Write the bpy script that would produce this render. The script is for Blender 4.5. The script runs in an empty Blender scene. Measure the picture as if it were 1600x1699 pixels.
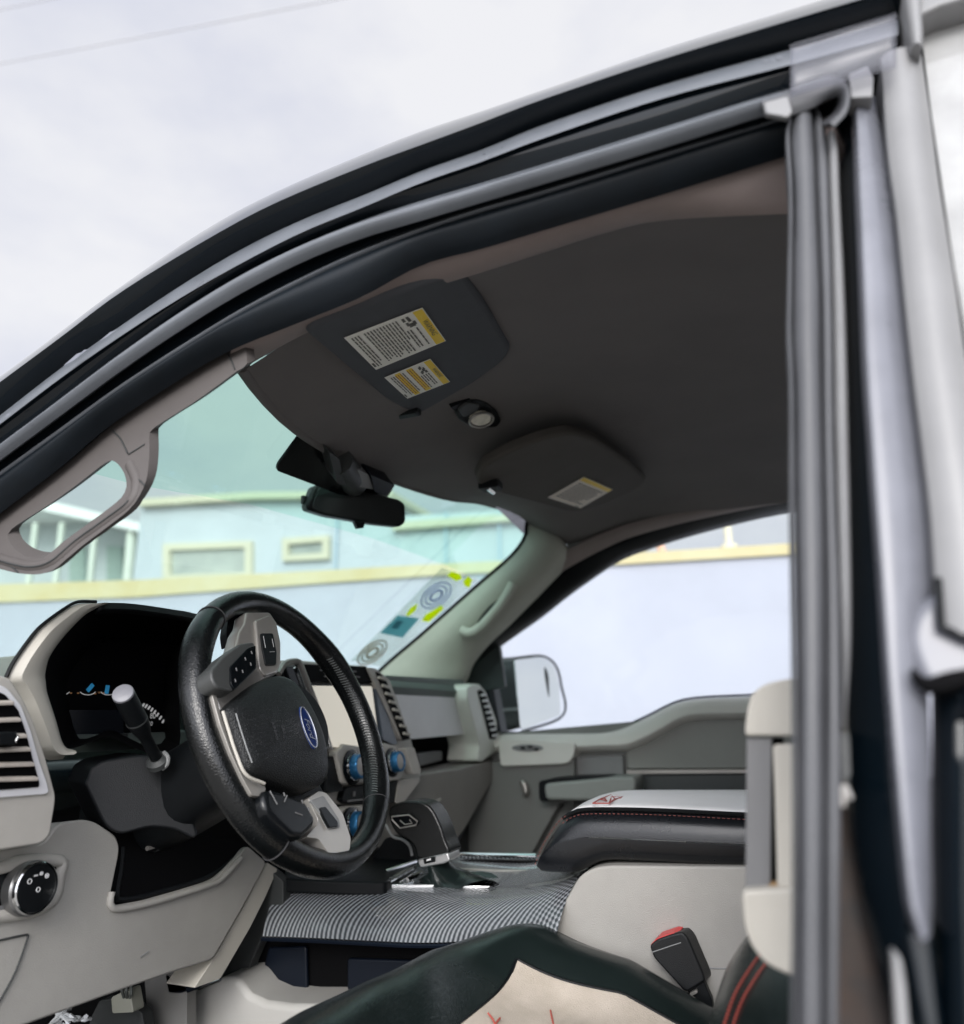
import bpy, math, random
from mathutils import Vector as V, Matrix
from mathutils.geometry import tessellate_polygon
random.seed(7)
R_ = math.radians
sc = bpy.context.scene
COL = sc.collection

# ------------------------------------------------------------------ camera
CAMP = V((.60, -1.243, 1.271)); YAW, PIT, ROL, FPX = .380, .2745, -.010, 1230.0
_f = V((-math.sin(YAW)*math.cos(PIT), math.cos(YAW)*math.cos(PIT), math.sin(PIT)))
_r = V((math.cos(YAW), math.sin(YAW), 0)); _u = _r.cross(_f)
CR = _r*math.cos(ROL)+_u*math.sin(ROL); CU = -_r*math.sin(ROL)+_u*math.cos(ROL)
cam = bpy.data.cameras.new("camera"); camo = bpy.data.objects.new("camera", cam); COL.objects.link(camo)
M = Matrix((CR, CU, -_f)).transposed().to_4x4(); M.translation = CAMP
camo.matrix_world = M
cam.sensor_fit = 'VERTICAL'; cam.sensor_height = 36.0; cam.lens = FPX/1699*36.0
cam.clip_start = .02; cam.clip_end = 3000
cam.dof.use_dof = True; cam.dof.focus_distance = .98; cam.dof.aperture_fstop = cam.lens/9.0
sc.camera = camo

# ------------------------------------------------------------------ world, sun, exposure
SUN_EL, SUN_AZ = R_(30), R_(165)          # behind the camera, towards -Y
w = bpy.data.worlds.new("World"); sc.world = w; w.use_nodes = True
nt = w.node_tree; nt.nodes.clear()
def WN(t, **k):
    n = nt.nodes.new(t)
    for a, b in k.items(): setattr(n, a, b)
    return n
sky = WN('ShaderNodeTexSky', sky_type='NISHITA', sun_disc=False, sun_elevation=SUN_EL, sun_rotation=SUN_AZ)
tc = WN('ShaderNodeTexCoord')
mp = WN('ShaderNodeMapping'); mp.inputs['Scale'].default_value = (1.2, 1.2, 2.6)
nz = WN('ShaderNodeTexNoise'); nz.inputs['Scale'].default_value = 2.2; nz.inputs['Detail'].default_value = 6; nz.inputs['Roughness'].default_value = .55
rp = WN('ShaderNodeValToRGB')
rp.color_ramp.elements[0].position = .36; rp.color_ramp.elements[0].color = (7.5, 7.7, 8.7, 1)
rp.color_ramp.elements[1].position = .62; rp.color_ramp.elements[1].color = (9.4, 9.4, 9.7, 1)
mx = WN('ShaderNodeMixRGB'); mx.inputs[0].default_value = .9
bg = WN('ShaderNodeBackground'); bg.inputs[1].default_value = .092
wo = WN('ShaderNodeOutputWorld')
L = nt.links.new
L(tc.outputs['Generated'], mp.inputs[0]); L(mp.outputs[0], nz.inputs[0]); L(nz.outputs[0], rp.inputs[0])
nd = WN('ShaderNodeVectorMath', operation='DOT_PRODUCT'); nd.inputs[1].default_value = (math.sin(SUN_AZ)*math.cos(SUN_EL), math.cos(SUN_AZ)*math.cos(SUN_EL), math.sin(SUN_EL))
nm_ = WN('ShaderNodeVectorMath', operation='NORMALIZE'); lob = WN('ShaderNodeMapRange'); lob.interpolation_type = 'SMOOTHSTEP'
lob.inputs[1].default_value = .35; lob.inputs[2].default_value = 1.0; lob.inputs[3].default_value = 1.0; lob.inputs[4].default_value = 3.6
gl_ = WN('ShaderNodeMixRGB', blend_type='MULTIPLY'); gl_.inputs[0].default_value = 1
L(tc.outputs['Generated'], nm_.inputs[0]); L(nm_.outputs[0], nd.inputs[0]); L(nd.outputs['Value'], lob.inputs[0])
L(sky.outputs[0], mx.inputs[1]); L(rp.outputs[0], mx.inputs[2]); L(mx.outputs[0], gl_.inputs[1]); L(lob.outputs[0], gl_.inputs[2]); L(gl_.outputs[0], bg.inputs[0]); L(bg.outputs[0], wo.inputs[0])
sl = bpy.data.lights.new("sun", 'SUN'); sl.energy = 2.2; sl.angle = R_(28); sl.color = (1, .97, .93)
so = bpy.data.objects.new("sun", sl); COL.objects.link(so)
_sd = V((math.sin(SUN_AZ)*math.cos(SUN_EL), math.cos(SUN_AZ)*math.cos(SUN_EL), math.sin(SUN_EL)))
so.rotation_euler = (-_sd).to_track_quat('-Z', 'Y').to_euler(); so.location = (2, -6, 8)
sc.view_settings.view_transform = 'Standard'; sc.view_settings.look = 'None'
sc.view_settings.exposure = .15; sc.view_settings.gamma = 1
sc.cycles.max_bounces = 10; sc.cycles.transparent_max_bounces = 16
sc.cycles.sample_clamp_indirect = 6

# ------------------------------------------------------------------ points, curves
def ray(px, py): return _f + CR*((px-800)/FPX) + CU*((849.5-py)/FPX)
def U(px, py, x=None, y=None, z=None, pl=None):
    d = ray(px, py)
    if pl: p, n = V(pl[0]), V(pl[1]); t = (p-CAMP).dot(n)/d.dot(n)
    elif x is not None: t = (x-CAMP.x)/d.x
    elif y is not None: t = (y-CAMP.y)/d.y
    else: t = (z-CAMP.z)/d.z
    return CAMP+d*t
def PF(px, py, o=0): return U(px, py, pl=((0, -.80+o, 1.25), (0, 1, -.22)))      # plane of the near door opening (leans in)
def cr(pts, n, closed=False):                                                     # smooth resample by arc length
    pts = [V(p) for p in pts]
    m = len(pts)
    P = (lambda i: pts[i % m]) if closed else (lambda i: pts[i] if 0 <= i < m else (pts[0]*2-pts[1] if i < 0 else pts[-1]*2-pts[-2]))
    den = []
    for i in range(m if closed else m-1):
        a, b, c, d = P(i-1), P(i), P(i+1), P(i+2)
        for k in range(12):
            t = k/12; den.append(.5*((2*b)+(c-a)*t+(2*a-5*b+4*c-d)*t*t+(3*b-a-3*c+d)*t**3))
    den.append(P(m) if closed else pts[-1])
    s = [0]
    for i in range(1, len(den)): s.append(s[-1]+(den[i]-den[i-1]).length)
    out = []; j = 0
    for k in range(n):
        t = s[-1]*k/(n if closed else n-1)
        while j < len(s)-2 and s[j+1] < t: j += 1
        q = 0 if s[j+1] == s[j] else (t-s[j])/(s[j+1]-s[j])
        out.append(den[j].lerp(den[j+1], q))
    return out
def rnd(pts, r, n=4):                                                             # round the corners of an outline
    pts = [V(p) for p in pts]; out = []
    m = len(pts)
    for i, p in enumerate(pts):
        a, b = pts[i-1]-p, pts[(i+1) % m]-p
        q = min(r, a.length*.45, b.length*.45)
        A, Bq = p+a.normalized()*q, p+b.normalized()*q
        for k in range(n+1):
            t = k/n; out.append(A*(1-t)**2+p*2*t*(1-t)+Bq*t*t)
    return out
def lin(a, b, t): return a+(b-a)*t
def crv(pts, n, f): return cr([f(*p) for p in pts], n)
def curve2(pts, n): return [(p.x, p.y) for p in cr([(a, b, 0) for a, b in pts], n)]

# ------------------------------------------------------------------ mesh builder
class B:
    def __init__(s): s.v, s.f, s.m = [], [], []
    def add(s, vs, fs, mi=0):
        o = len(s.v); s.v += [V(p) for p in vs]
        for i, q in enumerate(fs): s.f.append([k+o for k in q]); s.m.append(mi if isinstance(mi, int) else mi[i])
        return s
    def grid(s, rows, mi=0, cu=False, cv=False):
        nr, nc = len(rows), len(rows[0]); vs = [p for r in rows for p in r]; fs = []; ms = []
        for i in range(nr if cv else nr-1):
            for j in range(nc if cu else nc-1):
                i2, j2 = (i+1) % nr, (j+1) % nc
                fs.append([i*nc+j, i*nc+j2, i2*nc+j2, i2*nc+j]); ms.append(mi(i, j) if callable(mi) else mi)
        return s.add(vs, fs, ms)
    def prism(s, out, vec, holes=(), mi=0):
        out = [V(p) for p in out]; vec = V(vec); loops = [out]+[[V(p) for p in h] for h in holes]
        n = V((0, 0, 0))
        for i in range(len(out)): n += (out[i-1]-out[0]).cross(out[i]-out[0])
        n.normalize(); a = n.orthogonal().normalized(); b = n.cross(a)
        flat = [p for l in loops for p in l]; N = len(flat)
        if holes:
            tris = [list(t) for t in tessellate_polygon([[V((p.dot(a), p.dot(b), 0)) for p in l] for l in loops])]
        else: tris = [list(range(N))]
        fs = tris+[[k+N for k in t[::-1]] for t in tris]
        o = 0
        for l in loops:
            k = len(l)
            for i in range(k): j = (i+1) % k; fs.append([o+i, o+j, o+j+N, o+i+N])
            o += k
        return s.add(flat+[p+vec for p in flat], fs, mi)
    def tube(s, pts, r, n=10, mi=0, closed=False, flat=1, up=None):
        pts = [V(p) for p in pts]; m = len(pts); rows = []
        prev = None
        for i, p in enumerate(pts):
            t = (pts[(i+1) % m]-pts[i-1]) if closed else (pts[min(i+1, m-1)]-pts[max(i-1, 0)])
            t.normalize()
            if up is not None: a = (V(up)-t*V(up).dot(t)).normalized()
            elif prev is None: a = t.orthogonal().normalized()
            else: a = (prev-t*prev.dot(t)).normalized()
            prev = a; b = t.cross(a); rr = r[i] if isinstance(r, (list, tuple)) else r
            rows.append([p+a*(rr*flat*math.cos(2*math.pi*k/n))+b*(rr*math.sin(2*math.pi*k/n)) for k in range(n)])
        s.grid(rows, mi, cu=True, cv=closed)
        if not closed: s.add(rows[0], [list(range(n))[::-1]], mi).add(rows[-1], [list(range(n))], mi)
        return s
    def box(s, c, h, ax=((1, 0, 0), (0, 1, 0), (0, 0, 1)), mi=0):
        c = V(c); a = [V(ax[i])*h[i] for i in range(3)]
        vs = [c+a[0]*i+a[1]*j+a[2]*k for i in (-1, 1) for j in (-1, 1) for k in (-1, 1)]
        return s.add(vs, [[0, 1, 3, 2], [4, 6, 7, 5], [0, 4, 5, 1], [2, 3, 7, 6], [0, 2, 6, 4], [1, 5, 7, 3]], mi)
    def lathe(s, o, ax, prof, n=32, mi=0, cap=True):
        o, ax = V(o), V(ax).normalized(); a = ax.orthogonal().normalized(); b = ax.cross(a)
        rows = [[o+ax*h+a*(r*math.cos(2*math.pi*k/n))+b*(r*math.sin(2*math.pi*k/n)) for k in range(n)] for h, r in prof]
        s.grid(rows, mi, cu=True)
        s.add(rows[0], [list(range(n))[::-1]], mi)
        if cap: s.add(rows[-1], [list(range(n))], mi)
        return s
    def quad(s, p, mi=0): return s.add(p, [list(range(len(p)))], mi)
    def strip(s, c1, c2, bulge, out=(0, -1, 0), back=(0, .05, 0), k=6, mi=0):      # moulding between two curves
        out, back = V(out), V(back); rows = []
        for p, q in zip(c1, c2):
            r = [p.lerp(q, i/k)+out*(bulge*math.sin(math.pi*i/k)**.7) for i in range(k+1)]
            rows.append(r+[q+back, p+back])
        s.grid(rows, mi, cu=True)
        s.add(rows[0], [list(range(k+3))], mi).add(rows[-1], [list(range(k+3))[::-1]], mi)
        return s
    def text(s, body, o, xd, yd, size, mi=0, shear=0, lift=0):
        c = bpy.data.curves.new("t", 'FONT'); c.body = body; c.size = size; c.align_x = 'CENTER'; c.align_y = 'CENTER'; c.shear = shear; c.resolution_u = 3
        ob = bpy.data.objects.new("t", c); COL.objects.link(ob)
        dg = bpy.context.evaluated_depsgraph_get(); dg.update(); me = bpy.data.meshes.new_from_object(ob.evaluated_get(dg))
        xd, yd = V(xd).normalized(), V(yd).normalized(); n = xd.cross(yd)
        s.add([V(o)+xd*p.co.x+yd*p.co.y+n*lift for p in me.vertices], [list(p.vertices) for p in me.polygons], mi)
        bpy.data.objects.remove(ob); bpy.data.curves.remove(c); bpy.data.meshes.remove(me)
        return s
    def build(s, name, mats, parent=None, bevel=0, seg=3, ang=40, label=None, cat=None, kind=None, group=None, base=None, weld=False):
        if not isinstance(mats, (list, tuple)): mats = [mats]
        lo = V([min(p[i] for p in s.v) for i in range(3)]); hi = V([max(p[i] for p in s.v) for i in range(3)])
        o = V(base) if base else (lo+hi)/2
        me = bpy.data.meshes.new(name); me.from_pydata([p-o for p in s.v], [], s.f)
        for m in mats: me.materials.append(m)
        me.polygons.foreach_set('material_index', s.m)
        me.validate()
        import bmesh
        bm = bmesh.new(); bm.from_mesh(me); bmesh.ops.remove_doubles(bm, verts=bm.verts, dist=1e-6) if weld else None
        bmesh.ops.recalc_face_normals(bm, faces=bm.faces); bm.to_mesh(me); bm.free()
        me.polygons.foreach_set('use_smooth', [True]*len(me.polygons)); me.set_sharp_from_angle(angle=R_(ang))
        ob = bpy.data.objects.new(name, me); COL.objects.link(ob)
        if parent:
            ob.parent = parent; pw = V(parent.location)
            q = parent.parent
            while q: pw = pw+q.location; q = q.parent
            ob.location = o-pw
        else: ob.location = o
        if bevel:
            b = ob.modifiers.new("bevel", 'BEVEL'); b.width = bevel; b.segments = seg; b.limit_method = 'ANGLE'; b.angle_limit = R_(32); b.harden_normals = True
            b.use_clamp_overlap = True
        tag(ob, label, cat, kind, group)
        return ob
def tag(o, label=None, cat=None, kind=None, group=None):
    if label: o['label'] = label
    if cat: o['category'] = cat
    if kind: o['kind'] = kind
    if group: o['group'] = group
    return o
def empty(name, loc=(0, 0, 0), parent=None, **k):
    o = bpy.data.objects.new(name, None); COL.objects.link(o); o.location = loc; o.empty_display_size = .1
    if parent: o.parent = parent
    return tag(o, **k)

# ------------------------------------------------------------------ materials
def mat(name, col, rough=.5, metal=0, grain=0, gscale=600, var=0, vscale=6, coat=0, spec=.5, rvar=0, gtype='noise', sheen=0, col2=None, emit=0):
    m = bpy.data.materials.new(name); m.use_nodes = True; t = m.node_tree; p = t.nodes['Principled BSDF']
    p.inputs['Base Color'].default_value = (*col, 1); p.inputs['Roughness'].default_value = rough; p.inputs['Metallic'].default_value = metal
    p.inputs['Coat Weight'].default_value = coat; p.inputs['Coat Roughness'].default_value = .04; p.inputs['Specular IOR Level'].default_value = spec
    if sheen: p.inputs['Sheen Weight'].default_value = sheen; p.inputs['Sheen Roughness'].default_value = .6
    if emit: p.inputs['Emission Color'].default_value = (*col, 1); p.inputs['Emission Strength'].default_value = emit
    g = t.nodes.new('ShaderNodeNewGeometry')
    if var or rvar or col2:
        n = t.nodes.new('ShaderNodeTexNoise'); n.inputs['Scale'].default_value = vscale; n.inputs['Detail'].default_value = 8; n.inputs['Roughness'].default_value = .62
        t.links.new(g.outputs['Position'], n.inputs['Vector'])
        if var or col2:
            r = t.nodes.new('ShaderNodeValToRGB'); r.color_ramp.elements[0].position = .32; r.color_ramp.elements[1].position = .68
            c2 = col2 or tuple(c*(1+var) for c in col); c1 = col if col2 else tuple(c*(1-var) for c in col)
            r.color_ramp.elements[0].color = (*c1, 1); r.color_ramp.elements[1].color = (*c2, 1)
            t.links.new(n.outputs[0], r.inputs[0]); t.links.new(r.outputs[0], p.inputs['Base Color'])
        if rvar:
            q = t.nodes.new('ShaderNodeMapRange'); q.inputs[1].default_value = .3; q.inputs[2].default_value = .7
            q.inputs[3].default_value = max(.02, rough-rvar); q.inputs[4].default_value = rough+rvar
            t.links.new(n.outputs[0], q.inputs[0]); t.links.new(q.outputs[0], p.inputs['Roughness'])
    if grain:
        if gtype == 'voronoi':
            k = t.nodes.new('ShaderNodeTexVoronoi'); k.feature = 'DISTANCE_TO_EDGE'; k.inputs['Scale'].default_value = gscale; out = k.outputs['Distance']
        else:
            k = t.nodes.new('ShaderNodeTexNoise'); k.inputs['Scale'].default_value = gscale; k.inputs['Detail'].default_value = 3; out = k.outputs[0]
        t.links.new(g.outputs['Position'], k.inputs['Vector'])
        b = t.nodes.new('ShaderNodeBump'); b.inputs['Strength'].default_value = grain; b.inputs['Distance'].default_value = .001
        t.links.new(out, b.inputs['Height']); t.links.new(b.outputs[0], p.inputs['Normal'])
    return m
def glass(name, tint, rough=0.0, refl=1.0, haze=0.0, hazecol=(.8, .85, .82)):
    m = bpy.data.materials.new(name); m.use_nodes = True; t = m.node_tree; t.nodes.clear()
    o = t.nodes.new('ShaderNodeOutputMaterial'); a = t.nodes.new('ShaderNodeBsdfTransparent'); a.inputs[0].default_value = (*tint, 1)
    g = t.nodes.new('ShaderNodeBsdfGlossy'); g.inputs['Roughness'].default_value = rough; g.inputs[0].default_value = (1, 1, 1, 1)
    fr = t.nodes.new('ShaderNodeFresnel'); fr.inputs[0].default_value = 1.45
    mu = t.nodes.new('ShaderNodeMath'); mu.operation = 'MULTIPLY'; mu.inputs[1].default_value = refl
    mxs = t.nodes.new('ShaderNodeMixShader')
    t.links.new(fr.outputs[0], mu.inputs[0]); t.links.new(mu.outputs[0], mxs.inputs[0]); t.links.new(g.outputs[0], mxs.inputs[2])
    if haze:
        d = t.nodes.new('ShaderNodeBsdfDiffuse'); d.inputs[0].default_value = (*hazecol, 1); m2 = t.nodes.new('ShaderNodeMixShader'); m2.inputs[0].default_value = haze
        n = t.nodes.new('ShaderNodeTexNoise'); n.inputs['Scale'].default_value = 14; n.inputs['Detail'].default_value = 6
        mr = t.nodes.new('ShaderNodeMapRange'); mr.inputs[1].default_value = .3; mr.inputs[2].default_value = .7; mr.inputs[3].default_value = haze*.75; mr.inputs[4].default_value = haze*1.25
        gg = t.nodes.new('ShaderNodeNewGeometry'); t.links.new(gg.outputs['Position'], n.inputs['Vector']); t.links.new(n.outputs[0], mr.inputs[0]); t.links.new(mr.outputs[0], m2.inputs[0])
        t.links.new(a.outputs[0], m2.inputs[1]); t.links.new(d.outputs[0], m2.inputs[2]); t.links.new(m2.outputs[0], mxs.inputs[1])
    else: t.links.new(a.outputs[0], mxs.inputs[1])
    t.links.new(mxs.outputs[0], o.inputs[0]); return m

PAINT = mat('navy_paint', (.0025, .0055, .0085), .08, spec=.25, coat=.25, rvar=.05, vscale=9)
RUBBER = mat('grey_rubber', (.11, .12, .135), .36, grain=.25, gscale=900, var=.10, vscale=20, rvar=.1)
RUBDK = mat('dark_rubber', (.005, .0085, .0125), .40, spec=.28, grain=.3, gscale=900, var=.2, vscale=25)
SEALGR = mat('pillar_seal_rubber', (.068, .070, .076), .42, grain=.2, gscale=1200, var=.14, vscale=14, rvar=.1)
FILM = mat('cloudy_protective_film', (.150, .155, .178), .28, var=.25, vscale=7, rvar=.10)  # base colour lightened to paint sky reflections on the dark pillar
FILM2 = mat('white_film', (.22, .22, .222), .42, var=.10, vscale=9)  # lighter grey, painting the brighter reflections on the strips and frame
TRIM = mat('mauve_grey_trim', (.082, .073, .069), .62, grain=.35, gscale=1500, var=.07, vscale=12)
TRIM2 = mat('roof_edge_mauve', (.26, .212, .198), .7, grain=.5, gscale=1500, var=.08, vscale=12)  # lighter copy of the mauve trim, offsetting shade in its colour
HEADL = mat('headliner_cloth', (.108, .096, .091), .95, grain=.9, gscale=1400, var=.13, vscale=5, sheen=.15)
VISOR = mat('visor_vinyl', (.060, .064, .072), .85, grain=.4, gscale=1500, var=.06, vscale=20)
VISOR2 = mat('visor_cloth_warm', (.085, .078, .070), .9, grain=.4, gscale=1500, var=.06, vscale=20)
BEIGE = mat('warm_grey_plastic', (.42, .402, .368), .52, grain=.45, gscale=900, var=.09, vscale=7, rvar=.06)
BEIGE2 = mat('pale_beige_plastic', (.48, .455, .40), .5, grain=.3, gscale=1000, var=.04, vscale=9, rvar=.06)
DKGREY = mat('charcoal_plastic', (.035, .038, .038), .5, grain=.4, gscale=900, var=.1, vscale=9, rvar=.08)
MIDGREY = mat('mid_grey_plastic', (.22, .225, .225), .5, grain=.35, gscale=900, var=.06, vscale=9)
BLACK = mat('black_plastic', (.005, .006, .007), .42, spec=.18, grain=.4, gscale=1100, var=.2, vscale=9, rvar=.08)
GLOSSB = mat('gloss_black', (.003, .004, .005), .12, spec=.25)
DEEP = mat('deep_shadow_plastic', (.0025, .0025, .003), .7, spec=.08)  # near-black: paints in the shade of recesses and gaps, also black trim
LEATHER = mat('black_leather', (.0035, .0042, .0045), .23, spec=.55, grain=.45, gscale=330, gtype='voronoi', var=.25, vscale=14, rvar=.09)
LEATHER2 = mat('seat_leather', (.008, .013, .0125), .22, spec=.65, grain=.25, gscale=420, gtype='voronoi', var=.25, vscale=5, rvar=.07)
LIDTOP = mat('silver_vinyl', (.66, .66, .67), .42, grain=.4, gscale=500, var=.05, vscale=20, rvar=.06)
SATIN = mat('satin_silver_trim', (.37, .352, .328), .34, metal=.62, var=.06, vscale=20, rvar=.06)
CHROME = mat('chrome', (.72, .73, .74), .10, metal=1, rvar=.04, vscale=20)
BLUEM = mat('blue_anodised', (.025, .14, .30), .30, metal=.6)
EMBL = mat('emblem_blue', (.008, .022, .10), .15, coat=1)
WHITEP = mat('white_print', (.72, .72, .72), .5)
GREYP = mat('grey_print', (.16, .16, .16), .5)
STITCH = mat('black_thread', (.03, .03, .032), .8)
STITCHL = mat('pale_thread', (.10, .11, .11), .6)
RED = mat('red_thread', (.42, .07, .05), .75)
REDB = mat('red_button', (.62, .05, .05), .35)
YEL = mat('yellow_print', (.86, .60, .03), .55)
PAPER = mat('label_paper', (.82, .80, .73), .6)
INK = mat('label_ink', (.11, .105, .09), .7)
BROWNI = mat('label_orange_ink', (.42, .20, .05), .7)
SCREEN = mat('screen_glass', (.60, .555, .465), .18, coat=.4, emit=.62)
MIRROR = mat('mirror_silver', (.86, .87, .88), .02, metal=1)
DARKMIR = mat('dimming_mirror', (.05, .055, .055), .06, metal=.6)
LENS = mat('lamp_lens', (.75, .70, .58), .2, coat=.5, var=.15, vscale=90)
GAUGEB = mat('blue_needle', (.04, .30, .58), .4, emit=.22)
GAUGEO = mat('orange_mark', (.40, .20, .08), .4, emit=.10)
GAUGEW = mat('white_mark', (.6, .6, .6), .4, emit=.3)
WGLASS = glass('windshield_glass', (.74, .89, .84), 0, .12, .06, (.82, .95, .90))
WTINT = glass('windshield_shade_band', (.57, .84, .745), 0, .12, .06, (.55, .85, .75))
SGLASS = glass('side_glass', (.93, .95, .95), 0, .10, .02)
RGLASS = glass('rear_door_glass', (.75, .77, .76), .02, .8, .80, (.46, .46, .455))
CLEARF = glass('clear_tape_film', (.93, .93, .95), .30, .10, .16, (.20, .205, .23))
CARPET = mat('dark_carpet', (.012, .012, .014), .95, grain=1, gscale=700)
RUST = mat('dusty_jamb', (.022, .021, .021), .75, col2=(.05, .032, .024), vscale=40, grain=.4, gscale=300)
NAVYBIN = mat('navy_bin_plastic', (.004, .007, .014), .4, spec=.25, grain=.3, gscale=600)
PASSPANEL = mat('soft_grey_panel', (.75, .75, .76), .5, grain=.3, gscale=700, var=.04, vscale=8)
DASHSOFT = mat('dash_soft_top', (.10, .125, .115), .55, grain=.6, gscale=500, gtype='voronoi')
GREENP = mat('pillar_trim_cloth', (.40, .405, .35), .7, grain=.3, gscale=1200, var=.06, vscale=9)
CREAM = mat('seat_insert_cloth', (.42, .365, .30), .8, grain=.8, gscale=700, col2=(.52, .455, .385), vscale=26)

def carbon():
    m = bpy.data.materials.new('rippled_carbon_wrap'); m.use_nodes = True; t = m.node_tree; p = t.nodes['Principled BSDF']
    p.inputs['Roughness'].default_value = .22; p.inputs['Coat Weight'].default_value = .7
    g = t.nodes.new('ShaderNodeNewGeometry'); sx = t.nodes.new('ShaderNodeSeparateXYZ'); t.links.new(g.outputs['Position'], sx.inputs[0])
    def mth(op, a, b=None):
        n = t.nodes.new('ShaderNodeMath'); n.operation = op
        for i, q in enumerate((a, b)):
            if q is None: continue
            if isinstance(q, (int, float)): n.inputs[i].default_value = q
            else: t.links.new(q, n.inputs[i])
        return n.outputs[0]
    uvn = t.nodes.new('ShaderNodeUVMap'); uvn.uv_map = 'UVMap'; su = t.nodes.new('ShaderNodeSeparateXYZ'); t.links.new(uvn.outputs[0], su.inputs[0])
    A, C2_ = su.outputs[0], su.outputs[1]
    nz = t.nodes.new('ShaderNodeTexNoise'); nz.inputs['Scale'].default_value = 7; nz.inputs['Detail'].default_value = 1; t.links.new(g.outputs['Position'], nz.inputs['Vector'])
    bend = mth('MULTIPLY', mth('POWER', mth('MAXIMUM', C2_, .0001), 2.3), .055)
    u = mth('ADD', mth('SUBTRACT', A, bend), mth('MULTIPLY', mth('SUBTRACT', nz.outputs[0], .5), .03))
    s1 = mth('SINE', mth('MULTIPLY', u, 2*math.pi/.0072))
    wv = mth('SINE', mth('MULTIPLY', mth('ADD', mth('MULTIPLY', C2_, .06), mth('MULTIPLY', A, .45)), 2*math.pi/.0050))
    wt = t.nodes.new('ShaderNodeMapRange'); wt.inputs[1].default_value = .41; wt.inputs[2].default_value = .47; t.links.new(A, wt.inputs[0])
    s2 = mth('MULTIPLY', wv, mth('ADD', mth('MULTIPLY', wt.outputs[0], .8), .10))
    h = mth('ADD', s1, s2)
    r = t.nodes.new('ShaderNodeValToRGB'); r.color_ramp.elements[0].position = .22; r.color_ramp.elements[0].color = (.045, .05, .057, 1)
    r.color_ramp.elements[1].position = .85; r.color_ramp.elements[1].color = (.32, .33, .35, 1)
    t.links.new(mth('ADD', mth('MULTIPLY', h, .36), .5), r.inputs[0]); t.links.new(r.outputs[0], p.inputs['Base Color'])
    b = t.nodes.new('ShaderNodeBump'); b.inputs['Strength'].default_value = .5; b.inputs['Distance'].default_value = .0012
    t.links.new(h, b.inputs['Height']); t.links.new(b.outputs[0], p.inputs['Normal'])
    return m
def decal(name, col, k=.75):
    m = bpy.data.materials.new(name); m.use_nodes = True; t = m.node_tree; t.nodes.clear()
    o = t.nodes.new('ShaderNodeOutputMaterial'); d = t.nodes.new('ShaderNodeBsdfDiffuse'); tr = t.nodes.new('ShaderNodeBsdfTranslucent'); mx_ = t.nodes.new('ShaderNodeMixShader'); mx_.inputs[0].default_value = k
    d.inputs[0].default_value = (*col, 1); tr.inputs[0].default_value = (*col, 1)
    t.links.new(d.outputs[0], mx_.inputs[1]); t.links.new(tr.outputs[0], mx_.inputs[2]); t.links.new(mx_.outputs[0], o.inputs[0]); return m
CARBON = carbon()

# ================================================================== SETTING
def ground():
    b = B(); n = 24; S = 400
    rows = [[V((-S+2*S*i/n, -S+2*S*j/n, 0)) for j in range(n+1)] for i in range(n+1)]
    m = mat('concrete_yard', (.30, .29, .27), .9, grain=.6, gscale=60, var=.14, vscale=.9)
    b.grid(rows); b.build('ground', m, kind='structure')
ground()

WALLP = ((.7, 4.4, 0), (.06, 1, 0))                                   # plane of the boundary wall
def back_wall():
    m = mat('lavender_wall_paint', (.46, .475, .545), .85, var=.05, vscale=1.2, grain=.3, gscale=60)
    mc = mat('yellow_coping_paint', (.58, .49, .26), .8, col2=(.62, .57, .38), vscale=1.6)
    up = [(-420, 995), (0, 970), (230, 963), (540, 947), (700, 938), (860, 930), (1000, 922), (1310, 903), (1700, 880)]
    lo = [(-420, 1030), (0, 1000), (230, 991), (540, 968), (700, 957), (860, 948), (1000, 939), (1310, 921), (1700, 900)]
    root = empty('boundary_wall', U(650, 1200, pl=WALLP)*1, label='long pale lavender boundary wall with a yellow painted top beyond the truck', cat='wall')
    root.location.z = 0
    A = [U(*p, pl=WALLP) for p in up]; C = [U(*p, pl=WALLP) for p in lo]
    b = B(); face = C+[V((C[-1].x, C[-1].y, 0)), V((C[0].x, C[0].y, 0))]
    b.prism(face, (0, .2, 0)); b.build('wall_face', m, root)
    b = B(); b.prism([p+V((0, -.03, 0)) for p in A+C[::-1]], (0, .26, 0)); b.build('coping', mc, root)
    # posts and the leaning stake on the wall (seen through the passenger window)
    t = empty('thin_post', U(1209, 906, pl=WALLP), label='thin cream post standing on top of the lavender wall, seen through the side window', cat='post')
    b = B(); q = U(1209, 906, pl=WALLP)+V((0, .1, 0)); b.tube([q, q+V((0, 0, .9))], .028, 12); b.lathe(q, (0, 0, 1), [(0, .06), (.03, .06), (.035, .03)], 16); b.build('shaft', mat('cream_post_paint', (.72, .68, .52), .7), t)
    t = empty('leaning_stake', U(1103, 926, pl=WALLP), label='slanted orange wooden stake leaning on top of the lavender wall', cat='stake')
    b = B(); q = U(1103, 930, pl=WALLP)+V((0, .08, 0)); b.tube([q, q+V((-.16, 0, .6))], [.032, .022], 10); b.build('shaft', mat('orange_wood', (.70, .42, .30), .8, var=.15, vscale=20), t)
back_wall()

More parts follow.
